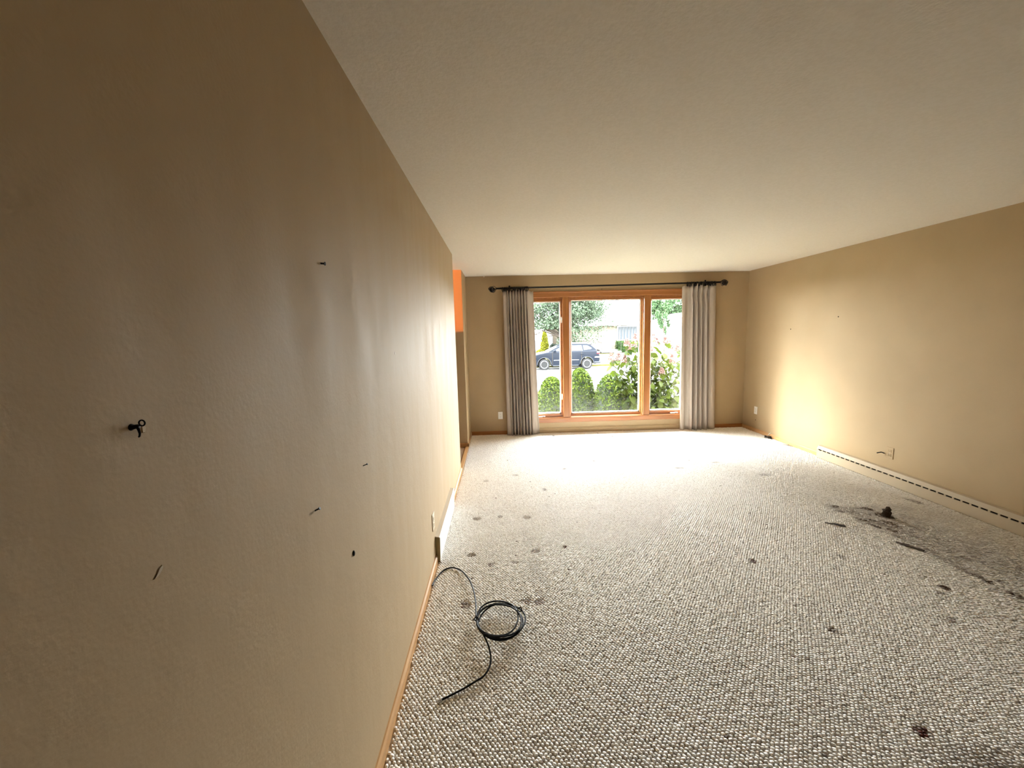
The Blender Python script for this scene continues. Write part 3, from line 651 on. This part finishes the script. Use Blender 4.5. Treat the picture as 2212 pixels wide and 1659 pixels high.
# ------------------------------------------------------------------ foliage builders
def leaf_cloud(mb, pos, nrm, size, rnd, asp=.5, droop=0.0):
    """two-triangle folded leaves, one per position"""
    for p, n_ in zip(pos, nrm):
        n_ = Vector(n_) + Vector((rnd.gauss(0, .75), rnd.gauss(0, .75), rnd.gauss(0, .75))); n_.normalize()
        t = n_.cross(Vector((rnd.gauss(0, 1), rnd.gauss(0, 1), rnd.gauss(0, 1) - droop))); t.normalize(); s = n_.cross(t)
        L_ = size * rnd.uniform(.6, 1.3); w = L_ * asp; p = Vector(p)
        k = len(mb.v); fold = n_ * (w * .25)
        mb.v += [tuple(p - t * L_ * .5), tuple(p + s * w * .5 + fold), tuple(p + t * L_ * .5), tuple(p - s * w * .5 + fold)]
        mb.f += [(k, k + 1, k + 2), (k, k + 2, k + 3)]
def quick(mb, name, m, parent, origin=None):
    me = bpy.data.meshes.new(name); me.from_pydata(mb.v, [], mb.f); me.materials.append(m)
    o = bpy.data.objects.new(name, me); COL.objects.link(o)
    if parent: o.parent = parent; o.location = -parent_world(parent)
    return o

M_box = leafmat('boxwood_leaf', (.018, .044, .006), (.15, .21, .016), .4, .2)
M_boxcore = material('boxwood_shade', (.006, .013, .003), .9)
M_bark = material('bark', (.10, .07, .045), .9, vary=(20, (.06, .04, .025), .4, .6))
def egg(t):   # radius profile of a clipped boxwood, t 0 bottom .. 1 top
    return (1 - (2.0 * abs(t - .40) / (1.2 if t > .40 else 1.5)) ** 2.3) ** .5 if t < 1 else 0.0
def boxwood(cx, cy, hw, zb, zt, label, seed):
    rnd = random.Random(seed); r = empty('boxwood_bush', (cx, cy, zb), label, 'bush', 'boxwoods under the window')
    pos, nr = [], []
    for i in range(5200):
        t = rnd.random() ** .8; a = rnd.uniform(0, 2 * PI); q = hw * egg(t) * (1 - abs(rnd.gauss(0, .09))) * (1 + .07 * mnoise.noise((math.cos(a) * 2 + seed, math.sin(a) * 2, t * 4)))
        if rnd.random() < .02: q *= 1.07
        pos.append((cx + q * math.cos(a), cy + q * math.sin(a), zb + (zt - zb) * t)); nr.append((math.cos(a), math.sin(a), (t - .45) * 2.0))
    mb = MB(); leaf_cloud(mb, pos, nr, .050, rnd, .55); fo = quick(mb, 'foliage', M_box, r); fo['kind'] = 'stuff'
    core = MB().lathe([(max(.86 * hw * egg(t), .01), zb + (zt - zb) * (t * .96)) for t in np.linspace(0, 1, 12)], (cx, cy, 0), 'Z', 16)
    co = core.build('shade_core', M_boxcore, r, True)  # solid dark core added so light does not pass through the leaves
    st_ = MB()
    for k in range(4): st_.tube([(cx + .02 * k, cy, zb - .1), (cx + .03 * math.cos(k * 1.6), cy + .03 * math.sin(k * 1.6), zb + .3)], .012, 6)
    st_.build('stem', M_bark, r)
    return r
boxwood(1.60, 8.7, .33, -.55, .625, 'rounded green boxwood outside, behind the left window panel', 1)
boxwood(2.235, 8.75, .335, -.55, .79, 'tallest egg shaped boxwood outside, in the middle of the centre pane', 2)
boxwood(2.875, 8.45, .40, -.55, .695, 'broad boxwood outside, between the tall one and the hydrangea', 3)

# ------------------------------------------------------------------ pink hydrangea
M_hyd = leafmat('hydrangea_leaf', (.026, .055, .008), (.11, .14, .014), .45, .35)
M_pet = leafmat('hydrangea_petal', (.26, .12, .105), (.40, .27, .23), .7, .3)
M_stem = material('hydrangea_stem', (.05, .04, .02), .8)
hy = empty('hydrangea', (3.55, 8.2, -.55), 'large leafy hydrangea with pink flower heads outside the right panel', 'shrub')
rnd = random.Random(5)
tips = [(3.02, 8.0, 1.30), (3.10, 8.1, 1.20), (3.17, 7.95, 1.36), (2.68, 7.9, 1.00), (2.83, 7.9, 1.02), (2.97, 7.95, .98), (3.55, 8.0, 1.38), (3.66, 8.1, 1.30), (3.78, 7.95, 1.33), (3.93, 8.1, 1.22), (4.06, 8.0, 1.18),
        (3.62, 7.7, .74), (3.45, 7.9, 1.16), (4.2, 8.1, 1.05), (3.86, 7.8, .95), (3.30, 8.4, 1.25)]
shoots = [(3.02, 7.75, .55), (3.2, 7.7, .35), (3.4, 7.65, .55), (3.75, 7.6, .45), (3.95, 7.7, .62), (4.1, 7.8, .50), (3.55, 7.6, .25), (3.25, 7.75, .75), (3.9, 7.65, .30), (4.25, 7.9, .75), (3.5, 7.8, 1.00), (3.72, 7.85, 1.12), (3.32, 7.8, 1.0), (3.15, 7.9, .9), (2.95, 7.85, .8), (3.3, 8.3, .3), (3.5, 8.3, .55), (3.7, 8.35, .25), (3.9, 8.3, .6), (4.1, 8.3, .3), (3.1, 8.3, .5), (3.4, 8.35, .85), (3.75, 8.3, .9), (4.0, 8.3, .85), (3.2, 8.2, .95), (4.2, 8.2, .1), (3.55, 8.25, .05), (3.6, 7.9, 1.05), (3.82, 7.95, .75), (3.35, 7.75, .4),  (4.02, 7.9, .95), (3.62, 7.75, .95), (3.12, 7.65, .15), (3.42, 7.6, .12), (3.7, 7.6, .1), (3.98, 7.7, .12), (4.3, 8.0, .4), (2.85, 7.95, .55)]
lm = []   # two leaf shapes, shared
for var in range(3):
    bm_ = MB(); n = 6; k = 0
    cup = (.10, .22, .16)[var]
    for i in range(n + 1):
        t = i / n; w = .30 * math.sin(PI * min(1, t ** .8)) ** .9 + (.0 if 0 < i < n else .004); z = -.35 * cup * (2 * t - .8) ** 2
        bm_.v += [(-w, t, z + w * cup), (0, t, z), (w, t, z + w * cup)]
    for i in range(n):
        for j in range(2): bm_.f.append((i * 3 + j, i * 3 + j + 1, i * 3 + j + 4, i * 3 + j + 3))
    me = bpy.data.meshes.new('leaf'); me.from_pydata(bm_.v, [], bm_.f); me.polygons.foreach_set('use_smooth', [True] * len(me.polygons)); me.materials.append(M_hyd); lm.append(me)
root_w = Vector(hy.location); nleaf = 0; rest = MB(); stems = MB()
spots = []
for i, tp in enumerate(tips + shoots):
    tp = Vector(tp); base = Vector((3.55 + (tp.x - 3.55) * .18 + rnd.uniform(-.05, .05), 8.2 + rnd.uniform(-.1, .1), -.55))
    mid = base.lerp(tp, .5) + Vector(((tp.x - 3.55) * .12, -.05, .08))
    pts = smooth([base, mid, tp], 7); stems = MB(); stems.tube(pts, [.011 - .007 * k / len(pts) for k in range(len(pts))], 6)
    stems.build('stem', M_stem, hy, True)
    m_ = len(pts)
    for k in range(int(m_ * .30), m_):
        for s_ in (0, 1):
            d = (pts[min(k + 1, m_ - 1)] - pts[k - 1]).normalized()
            az = k * 1.57 + s_ * PI + rnd.uniform(-.5, .5)
            spots.append((pts[k].copy(), az, rnd.uniform(-1.25, .15), rnd.uniform(.12, .185)))
spots.sort(key=lambda s: s[0].y - .15 * s[0].z)
for i, (p, az, el, sz) in enumerate(spots):
    rot = Euler((el, rnd.uniform(-.6, .6), az)).to_matrix()
    if nleaf < 280:
        o = bpy.data.objects.new('leaf', lm[i % 3]); COL.objects.link(o); o.parent = hy; o.location = p - root_w; o.rotation_euler = rot.to_euler(); o.scale = (sz, sz, sz); nleaf += 1
    else:
        me = lm[i % 3]; rest.add([p + rot @ (v.co * sz) for v in me.vertices], [tuple(pl.vertices) for pl in me.polygons])
if rest.v: quick(rest, 'leaf_mass', M_hyd, hy)['kind'] = 'stuff'
for tp in tips:
    mb = MB(); pos, nr = [], []; hgt_ = rnd.uniform(.14, .20); wd_ = rnd.uniform(.055, .085)
    for i in range(110):
        t = rnd.random(); a = rnd.uniform(0, 2 * PI); q = wd_ * (1 - t * .75) * rnd.uniform(.7, 1.05)
        pos.append((tp[0] + q * math.cos(a), tp[1] + q * math.sin(a), tp[2] - .03 + hgt_ * t)); nr.append((math.cos(a), math.sin(a), .5))
    leaf_cloud(mb, pos, nr, .032, rnd, .9); quick(mb, 'flower_head', M_pet, hy)

# ------------------------------------------------------------------ parked car (dark, side on)
CY0, CY1 = 26.0, 27.88
car = empty('parked_car', (4.75, (CY0 + CY1) / 2, -.83), 'dark blue sport utility car parked across the street', 'car')
M_paint = material('navy_paint', (.006, .009, .016), .3, .05)
M_cglass = material('car_glass', (.02, .028, .042), .06, .25)
M_rub = material('tyre_rubber', (.022, .022, .022), .8, .1)
M_alloy = material('alloy_rim', (.30, .30, .31), .5, .2)
M_trimc = material('bright_moulding', (.60, .61, .62), .3, metal=.7)
M_clad = material('grey_cladding', (.035, .037, .042), .6, .1)
M_red = material('red_lamp', (.16, .006, .012), .2)
FX, RX, WR, WZ_ = 3.362, 6.142, .362, -.468
def arch(cx, r, n=10): return [(cx - r * math.cos(PI * i / n), WZ_ + r * math.sin(PI * i / n) * 1.02) for i in range(n + 1)]
prof = [(2.40, -.50)] + [(2.90, -.585)] + arch(FX, .455) + [(3.90, -.60), (5.60, -.60)] + arch(RX, .455) + [(6.66, -.50), (6.94, -.40), (6.99, .0), (6.955, .20), (6.90, .30), (6.80, .36), (5.2, .345), (3.62, .325), (3.10, .235), (2.70, .14), (2.46, .02), (2.36, -.25)]
bm = bmesh.new()
vn = [bm.verts.new((x, CY0, z)) for x, z in prof]; fn = bm.faces.new(vn)
ex = bmesh.ops.extrude_face_region(bm, geom=[fn]); vv = [e for e in ex['geom'] if isinstance(e, bmesh.types.BMVert)]; bmesh.ops.translate(bm, verts=vv, vec=(0, CY1 - CY0, 0))
bmesh.ops.bevel(bm, geom=[e for e in bm.edges if abs(e.verts[0].co.y - e.verts[1].co.y) < 1e-4 and (e.verts[0].co.z + e.verts[1].co.z) > .2], offset=.07, segments=3, affect='EDGES', profile=.6)
bmesh.ops.triangulate(bm, faces=[f for f in bm.faces if len(f.verts) > 4])
body = MB().bm(bm).build('body', M_paint, car, True)
# greenhouse: tapered cabin
lo = [(3.60, .32), (6.82, .345)]; top = [(4.52, .765), (5.10, .812), (5.7, .815), (6.26, .785), (6.40, .745)]
def tap(x, z, side):
    k = max(0, (z - .33) / .48); return (x, (CY0 + .05 + .20 * k) if side == 0 else (CY1 - .05 - .20 * k), z)
ring_ = [lo[0]] + top + [lo[1]]
v = [tap(x, z, 0) for x, z in ring_] + [tap(x, z, 1) for x, z in ring_]; n = len(ring_)
MB().add(v, [tuple(range(n)), tuple(range(2 * n - 1, n - 1, -1))] + [(i, n + i, n + (i + 1) % n, (i + 1) % n) for i in range(n)]).build('cabin', M_paint, car, True)
def sideglass(poly, name='side_window'):
    v = [Vector(tap(x, z, 0)) + Vector((0, -.012, 0)) for x, z in poly] + [Vector(tap(x, z, 0)) + Vector((0, .01, 0)) for x, z in poly]; n = len(poly)
    return MB().add(v, [tuple(range(n)), tuple(range(2 * n - 1, n - 1, -1))] + [(i, n + i, n + (i + 1) % n, (i + 1) % n) for i in range(n)]).build(name, M_cglass, car)
sideglass([(3.92, .37), (4.60, .70), (4.78, .72), (4.78, .37)]); sideglass([(4.86, .37), (4.86, .725), (5.82, .725), (5.90, .37)]); sideglass([(5.96, .40), (5.90, .715), (6.20, .705), (6.50, .52), (6.42, .46)], 'quarter_window')
MB().add([(3.66, CY0 + .12, .352), (3.66, CY1 - .12, .352), (4.49, CY1 - .30, .752), (4.49, CY0 + .30, .752), (3.645, CY0 + .12, .362), (3.645, CY1 - .12, .362), (4.475, CY1 - .30, .762), (4.475, CY0 + .30, .762)],
    [(0, 1, 2, 3), (7, 6, 5, 4), (0, 4, 5, 1), (2, 6, 7, 3), (1, 5, 6, 2), (0, 3, 7, 4)]).build('windscreen', M_cglass, car)
MB().add([(6.80, CY0 + .15, .40), (6.80, CY1 - .15, .40), (6.47, CY1 - .3, .70), (6.47, CY0 + .3, .70), (6.82, CY0 + .15, .41), (6.82, CY1 - .15, .41), (6.49, CY1 - .3, .71), (6.49, CY0 + .3, .71)],
    [(0, 1, 2, 3), (7, 6, 5, 4), (0, 4, 5, 1), (2, 6, 7, 3), (1, 5, 6, 2), (0, 3, 7, 4)]).build('rear_window', M_cglass, car)
MB().tube([(4.62, CY0 + .255, .80), (4.75, CY0 + .255, .845), (6.1, CY0 + .255, .845), (6.25, CY0 + .255, .80)], .018, 6).build('roof_rail', M_trimc, car, True)
MB().tube([(4.62, CY1 - .255, .80), (4.75, CY1 - .255, .845), (6.1, CY1 - .255, .845), (6.25, CY1 - .255, .80)], .018, 6).build('roof_rail', M_trimc, car, True)
MB().box((6.28, CY0 + .3, .735), (6.52, CY1 - .3, .77), .01).build('spoiler', M_paint, car)
MB().box((3.98, CY0 - .012, -.225), (5.62, CY0 + .02, -.195), .006).build('side_moulding', M_trimc, car)
MB().box((3.92, CY0 - .02, -.60), (5.58, CY0 + .02, -.53), .01).build('sill_cladding', M_clad, car)
for x in (4.72, 5.72): MB().box((x, CY0 - .035, .13), (x + .2, CY0 + .01, .165), .012).build('door_handle', M_paint, car)
for x in (3.90, 4.82, 5.80): MB().box((x - .006, CY0 - .003, -.52), (x + .006, CY0 + .01, .33)).build('door_seam', M_dark, car)
MB().box((3.98, CY0 - .17, .33), (4.13, CY0 + .02, .47), .03, 2).build('wing_mirror', M_paint, car, True)
MB().box((6.78, CY0 - .012, .14), (6.975, CY0 + .30, .30), .02, 2).build('tail_lamp', M_red, car, True)
MB().box((6.78, CY1 - .30, .14), (6.975, CY1 + .012, .30), .02, 2).build('tail_lamp', M_red, car, True)
MB().box((6.62, CY0 - .02, -.46), (7.03, CY1 + .02, -.33), .03, 2).build('rear_bumper', M_clad, car, True)
MB().box((6.66, CY0 - .016, -.10), (6.99, CY0 + .02, -.03), .01).build('reflector_strip', M_trimc, car)
MB().box((2.33, CY0 + .02, -.55), (2.80, CY1 - .02, -.36), .03, 2).build('front_bumper', M_clad, car, True)
MB().box((2.42, CY0 + .02, -.05), (2.74, CY0 + .35, .08), .03, 2).build('headlamp', M_cglass, car, True)
for cx in (FX, RX):
    mb = MB(); a1 = arch(cx, .47, 14); a2 = arch(cx, .425, 14)
    for i in range(14): mb.prism([a1[i], a1[i + 1], a2[i + 1], a2[i]], CY0 - .025, CY0 + .03, 'Y')
    mb.build('arch_moulding', M_clad, car)
    for side in (0, 1):
        yc = CY0 + .11 if side == 0 else CY1 - .11; sg = -1 if side == 0 else 1
        whl = MB().lathe([(.24, -.115), (.33, -.115), (WR, -.07), (WR, .07), (.33, .115), (.24, .115)], (cx, yc, WZ_), 'Y', 28).build('wheel', M_rub, car, True)
        rim = MB(); yo = yc + sg * .10
        pr = [(.245, -.03), (.25, .015), (.225, .02), (.222, -.03)]
        rim.lathe([(.25, yo - .02 - yc), (.252, yo + .018 - yc), (.222, yo + .020 - yc), (.218, yo - .02 - yc)], (cx, yc, WZ_), 'Y', 28)
        for k in range(10):
            a = 2 * PI * k / 10; rim.box((-.020, -.012, .05), (.020, .012, .226)); 
            for q in range(len(rim.v) - 8, len(rim.v)):
                vx, vy, vz = rim.v[q]; rim.v[q] = (cx + vx * math.cos(a) + vz * math.sin(a), yo + vy, WZ_ - vx * math.sin(a) + vz * math.cos(a))
        rim.lathe([(.06, yo - .012 - yc), (.065, yo + .016 - yc), (.03, yo + .02 - yc)], (cx, yc, WZ_), 'Y', 14)
        rim.build('rim', M_alloy, whl, True)
        MB().lathe([(.215, yo - .03 - yc), (.215, yo - .016 - yc)], (cx, yc, WZ_), 'Y', 20).build('brake_disc', M_rub, whl)

# ------------------------------------------------------------------ trees across the street
def tree(name, label, base, crown, rad, nl, leaf, m, seed, blobs=16, trunk_r=.18, clear=None):
    rnd = random.Random(seed); r = empty(name, base, label, 'tree')
    pos, nr = [], []
    cs = []
    for i in range(blobs):
        a = rnd.uniform(0, 2 * PI); e = rnd.uniform(-1, 1); q = rnd.uniform(.40, 1.0)
        cs.append((Vector((crown[0] + rad[0] * q * math.cos(a) * math.sqrt(1 - e * e), crown[1] + rad[1] * q * math.sin(a) * math.sqrt(1 - e * e), crown[2] + rad[2] * q * e)), rnd.uniform(.22, .38)))
    for i in range(nl):
        c, s = cs[rnd.randrange(blobs)]; d = Vector((rnd.gauss(0, 1), rnd.gauss(0, 1), rnd.gauss(0, 1))).normalized(); q = rnd.random() ** .4
        if clear and c.x + d.x * rad[0] * s * q < clear[0] and c.z + d.z * rad[2] * s * q < clear[1]: continue      # limbed up on the side over the golden shrubs
        pos.append((c.x + d.x * rad[0] * s * q, c.y + d.y * rad[1] * s * q, c.z + d.z * rad[2] * s * q)); nr.append((d.x * .6, d.y * .6, d.z + .35))
    mb = MB(); leaf_cloud(mb, pos, nr, leaf, rnd, .6, .6); quick(mb, 'foliage', m, r)['kind'] = 'stuff'
    b = Vector(base); c = Vector(crown)
    MB().tube([b, b.lerp(c, .4) + Vector((.05, 0, 0)), c + Vector((0, 0, rad[2] * .4))], [trunk_r, trunk_r * .75, trunk_r * .2], 10).build('trunk', M_bark, r, True)
    for (cc, s) in cs[::2]:
        st_ = b.lerp(c, rnd.uniform(.45, .8)); MB().tube([st_, st_.lerp(cc, .5) + Vector((0, 0, .1)), cc], [trunk_r * .35, trunk_r * .2, trunk_r * .08], 6).build('branch', M_bark, r, True)
    return r
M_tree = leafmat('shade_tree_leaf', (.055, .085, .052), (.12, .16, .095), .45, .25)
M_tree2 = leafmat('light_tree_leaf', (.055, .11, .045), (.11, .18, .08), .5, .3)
tree('shade_tree', 'large grey green shade tree behind the parked car', (5.75, 33, -.68), (5.6, 33, 3.3), (4.3, 2.6, 2.8), 34000, .17, M_tree, 21, 80, .24, (5.35, 1.85))
tree('unseen_tree', 'broad dense tree added out of view at left to block sky light', (-3.6, 17, -.75), (-3.6, 17, 4.3), (4.6, 3.2, 4.2), 15000, .34, M_tree, 27, 70, .3)  # unseen tree put in to block sky light from the left
tree('light_green_tree', 'pale green tree far behind the white house on the right', (32.5, 74, -.5), (31.2, 74, 5.4), (3.4, 3.0, 3.0), 10000, .42, M_tree2, 22, 30, .25)
tree('leafy_tree', 'small leafy tree beside the white house on the right', (23.6, 56, -.5), (23.2, 56, 3.0), (1.0, 1.0, 2.2), 1800, .26, M_tree2, 23, 10, .12)

def hedge(name, label, x0, x1, y0, y1, z0, z1, m, n, leaf, seed, cat='hedge'):
    rnd = random.Random(seed); r = empty(name, ((x0 + x1) / 2, (y0 + y1) / 2, z0), label, cat); pos, nr = [], []
    for i in range(n):
        u, v = rnd.random(), rnd.random()
        w = rnd.random()
        if w < .5: pos.append((x0 + (x1 - x0) * u, y0 + rnd.gauss(0, .05), z0 + (z1 - z0) * v)); nr.append((0, -1, .3))
        elif w < .85: pos.append((x0 + (x1 - x0) * u, y0 + (y1 - y0) * v, z1 + rnd.gauss(0, .06))); nr.append((0, 0, 1))
        else: pos.append((rnd.choice((x0, x1)) + rnd.gauss(0, .05), y0 + (y1 - y0) * u, z0 + (z1 - z0) * v)); nr.append((rnd.choice((-1, 1)), 0, .3))
    mb = MB(); leaf_cloud(mb, pos, nr, leaf, rnd, .6); quick(mb, 'foliage', m, r)['kind'] = 'stuff'
    MB().box((x0 + .06, y0 + .06, z0 - .05), (x1 - .06, y1 - .06, z1 - .08), .05).build('shade_core', M_boxcore, r)  # dark filler box standing in for shade inside the hedge
    return r
M_hedge = leafmat('hedge_leaf', (.022, .055, .012), (.055, .10, .022), .5, .2)
M_hdark = leafmat('yew_leaf', (.010, .018, .011), (.022, .032, .019), .6, .15)
M_yel = leafmat('golden_leaf', (.15, .16, .010), (.30, .29, .018), .6, .3)
hedge('clipped_hedge', 'clipped green hedge below the picture window across the street', 12.75, 15.9, 41.4, 42.4, -.62, .46, M_hedge, 4200, .12, 31)
hedge('dark_hedge', 'low dark green hedge behind the bonnet of the car', 5.2, 6.6, 36.4, 37.4, -.62, .42, M_hdark, 3000, .12, 32)
def cone_shrub(name, label, cx, cy, hw, z0, z1, m, n, leaf, seed, pw=.8):
    rnd = random.Random(seed); r = empty(name, (cx, cy, z0), label, 'shrub'); pos, nr = [], []
    for i in range(n):
        t = rnd.random(); a = rnd.uniform(0, 2 * PI); q = hw * (1 - t ** 1.6) ** pw * rnd.uniform(.75, 1.08); pos.append((cx + q * math.cos(a), cy + q * math.sin(a), z0 + (z1 - z0) * t)); nr.append((math.cos(a), math.sin(a), .4))
    mb = MB(); leaf_cloud(mb, pos, nr, leaf, rnd, .5); quick(mb, 'foliage', m, r)['kind'] = 'stuff'
    MB().lathe([(max(.02, .75 * hw * (1 - t ** 1.6) ** pw), z0 + (z1 - z0) * t * .97) for t in np.linspace(0, 1, 8)], (cx, cy, 0), 'Z', 10).build('shade_core', material('gold_shade', (.04, .045, .006), .9), r, True)  # dark inner cone standing in for shade between the leaves
cone_shrub('golden_arborvitae', 'upright golden yellow conifer left of the shade tree', 4.72, 37.8, .42, -.6, 1.78, M_yel, 2600, .14, 41, .5)
cone_shrub('golden_shrub', 'low golden shrub beside the upright golden conifer', 4.10, 36.0, .60, -.65, .10, M_yel, 1000, .12, 42, .5)

# ------------------------------------------------------------------ houses across the street
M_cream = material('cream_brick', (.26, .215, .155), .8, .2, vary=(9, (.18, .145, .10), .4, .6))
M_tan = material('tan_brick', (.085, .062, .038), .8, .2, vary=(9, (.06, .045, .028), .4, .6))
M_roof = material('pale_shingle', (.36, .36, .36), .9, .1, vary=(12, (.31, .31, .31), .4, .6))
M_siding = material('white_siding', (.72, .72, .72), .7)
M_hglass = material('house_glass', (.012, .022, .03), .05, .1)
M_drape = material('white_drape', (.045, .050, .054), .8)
ho = empty('cream_house', (12.0, 46, -.6), 'pale cream ranch house with picture window across the street', 'house')
MB().box((7.2, 43, -.65), (16.1, 52, 2.30)).build('wall', M_cream, ho)
MB().prism([(42.3, 2.22), (42.3, 2.36), (47.5, 4.9), (52.7, 2.36), (52.7, 2.22)], 7.25, 16.6, 'X').build('roof', M_roof, ho)
MB().box((7.25, 42.22, 2.18), (16.6, 42.32, 2.40)).build('gutter', M_white, ho)
wn_ = MB().box((13.05, 42.93, .55), (15.30, 43.02, .65)).box((13.05, 42.93, 2.02), (15.30, 43.02, 2.12)).box((13.05, 42.93, .65), (13.17, 43.02, 2.02)).box((15.18, 42.93, .65), (15.30, 43.02, 2.02)).build('window_frame', M_siding, ho)
MB().box((13.17, 42.97, .65), (15.18, 42.99, 2.02)).build('pane', M_hglass, wn_)
for k in range(6): MB().box((13.26 + k * .33, 42.95, .65), (13.41 + k * .33, 42.965, 1.98 - (0.0 if k % 2 else .02))).build('drape', M_drape, wn_)
dr = MB().box((11.45, 42.94, -.30), (12.45, 43.02, 1.65)).build('front_door', M_siding, ho)
MB().box((11.80, 42.92, .45), (12.25, 42.945, .58)).box((11.98, 42.92, -.2), (12.06, 42.945, .45)).build('door_strap', material('blue_grey_paint', (.16, .20, .27), .5), dr)
for (z0, z1, y0) in ((-.60, -.44, 40.9), (-.44, -.30, 41.5)): MB().box((10.9, y0, z0), (12.95, 43, z1), .01).build('step', M_street, ho)
rl = MB().tube([(10.95, 41.0, -.5), (10.95, 41.0, .42)], .025, 6).tube([(12.9, 41.0, -.5), (12.9, 41.0, .42)], .025, 6).tube([(10.95, 41.0, .40), (10.95, 42.9, .52)], .025, 6).tube([(12.9, 41.0, .40), (12.9, 42.9, .52)], .025, 6)
rl.build('railing', M_black, ho, True)
MB().box((7.6, 42.2, -.6), (10.4, 42.9, .62), .01).box((7.5, 42.15, .62), (10.5, 42.95, .74), .01).build('planter', material('pink_brick', (.16, .09, .075), .8, vary=(8, (.11, .07, .06), .4, .6)), ho)
gh = empty('tan_house', (7.0, 41.0, -.6), 'tan brick house end with white downspout behind the golden conifer', 'house')
MB().box((5.62, 38.6, -.65), (7.05, 42, 2.9)).build('wall', M_tan, gh)
MB().box((4.95, 38.8, -.65), (5.60, 42, 2.9)).build('siding', M_siding, gh)
MB().tube([(5.52, 38.5, -.6), (5.52, 38.5, 2.8)], .05, 8).build('downspout', material('grey_gutter', (.08, .08, .09), .5), gh, True)
MB().prism([(38.2, 2.85), (38.2, 2.98), (40.2, 4.2), (42.1, 2.98), (42.1, 2.85)], 4.7, 7.2, 'X').build('roof', M_roof, gh)
gw = empty('white_garage', (3.0, 47, -.6), 'white garage at the left edge of the window view', 'garage')
MB().box((0.0, 45, -.65), (4.75, 50, 1.55)).build('wall', M_siding, gw)
MB().prism([(44.6, 1.5), (44.6, 1.62), (47.5, 2.7), (50.4, 1.62), (50.4, 1.5)], -.3, 5.0, 'X').build('roof', M_roof, gw)
nh = empty('white_house', (28.0, 64, -.6), 'white house far off behind the hydrangea on the right', 'house')
MB().box((24.6, 60, -.65), (37, 70, 2.3)).build('wall', M_siding, nh)
MB().prism([(24.2, 2.2), (24.2, 2.35), (30.6, 4.3), (37.4, 2.35), (37.4, 2.2)], 59.5, 70.5, 'Y').build('roof', M_siding, nh)
bn = empty('wheeled_bin', (20.4, 45, -.55), 'pale blue wheeled bin beyond the hydrangea flowers', 'bin')
M_bin = material('pale_blue_plastic', (.045, .11, .13), .5)
MB().add([(20.1, 44.8, -.45), (20.7, 44.8, -.45), (20.75, 45.3, -.45), (20.05, 45.3, -.45), (20.0, 44.7, .55), (20.8, 44.7, .55), (20.85, 45.4, .55), (19.95, 45.4, .55)], [(0, 1, 2, 3), (7, 6, 5, 4), (0, 4, 5, 1), (1, 5, 6, 2), (2, 6, 7, 3), (3, 7, 4, 0)]).build('tub', M_bin, bn)
MB().box((19.93, 44.66, .55), (20.87, 45.45, .63), .02).build('lid', M_bin, bn)
for x in (20.05, 20.75): MB().lathe([(.12, -.03), (.12, .03)], (x, 45.3, -.42), 'X', 12).build('wheel', M_rub, bn)
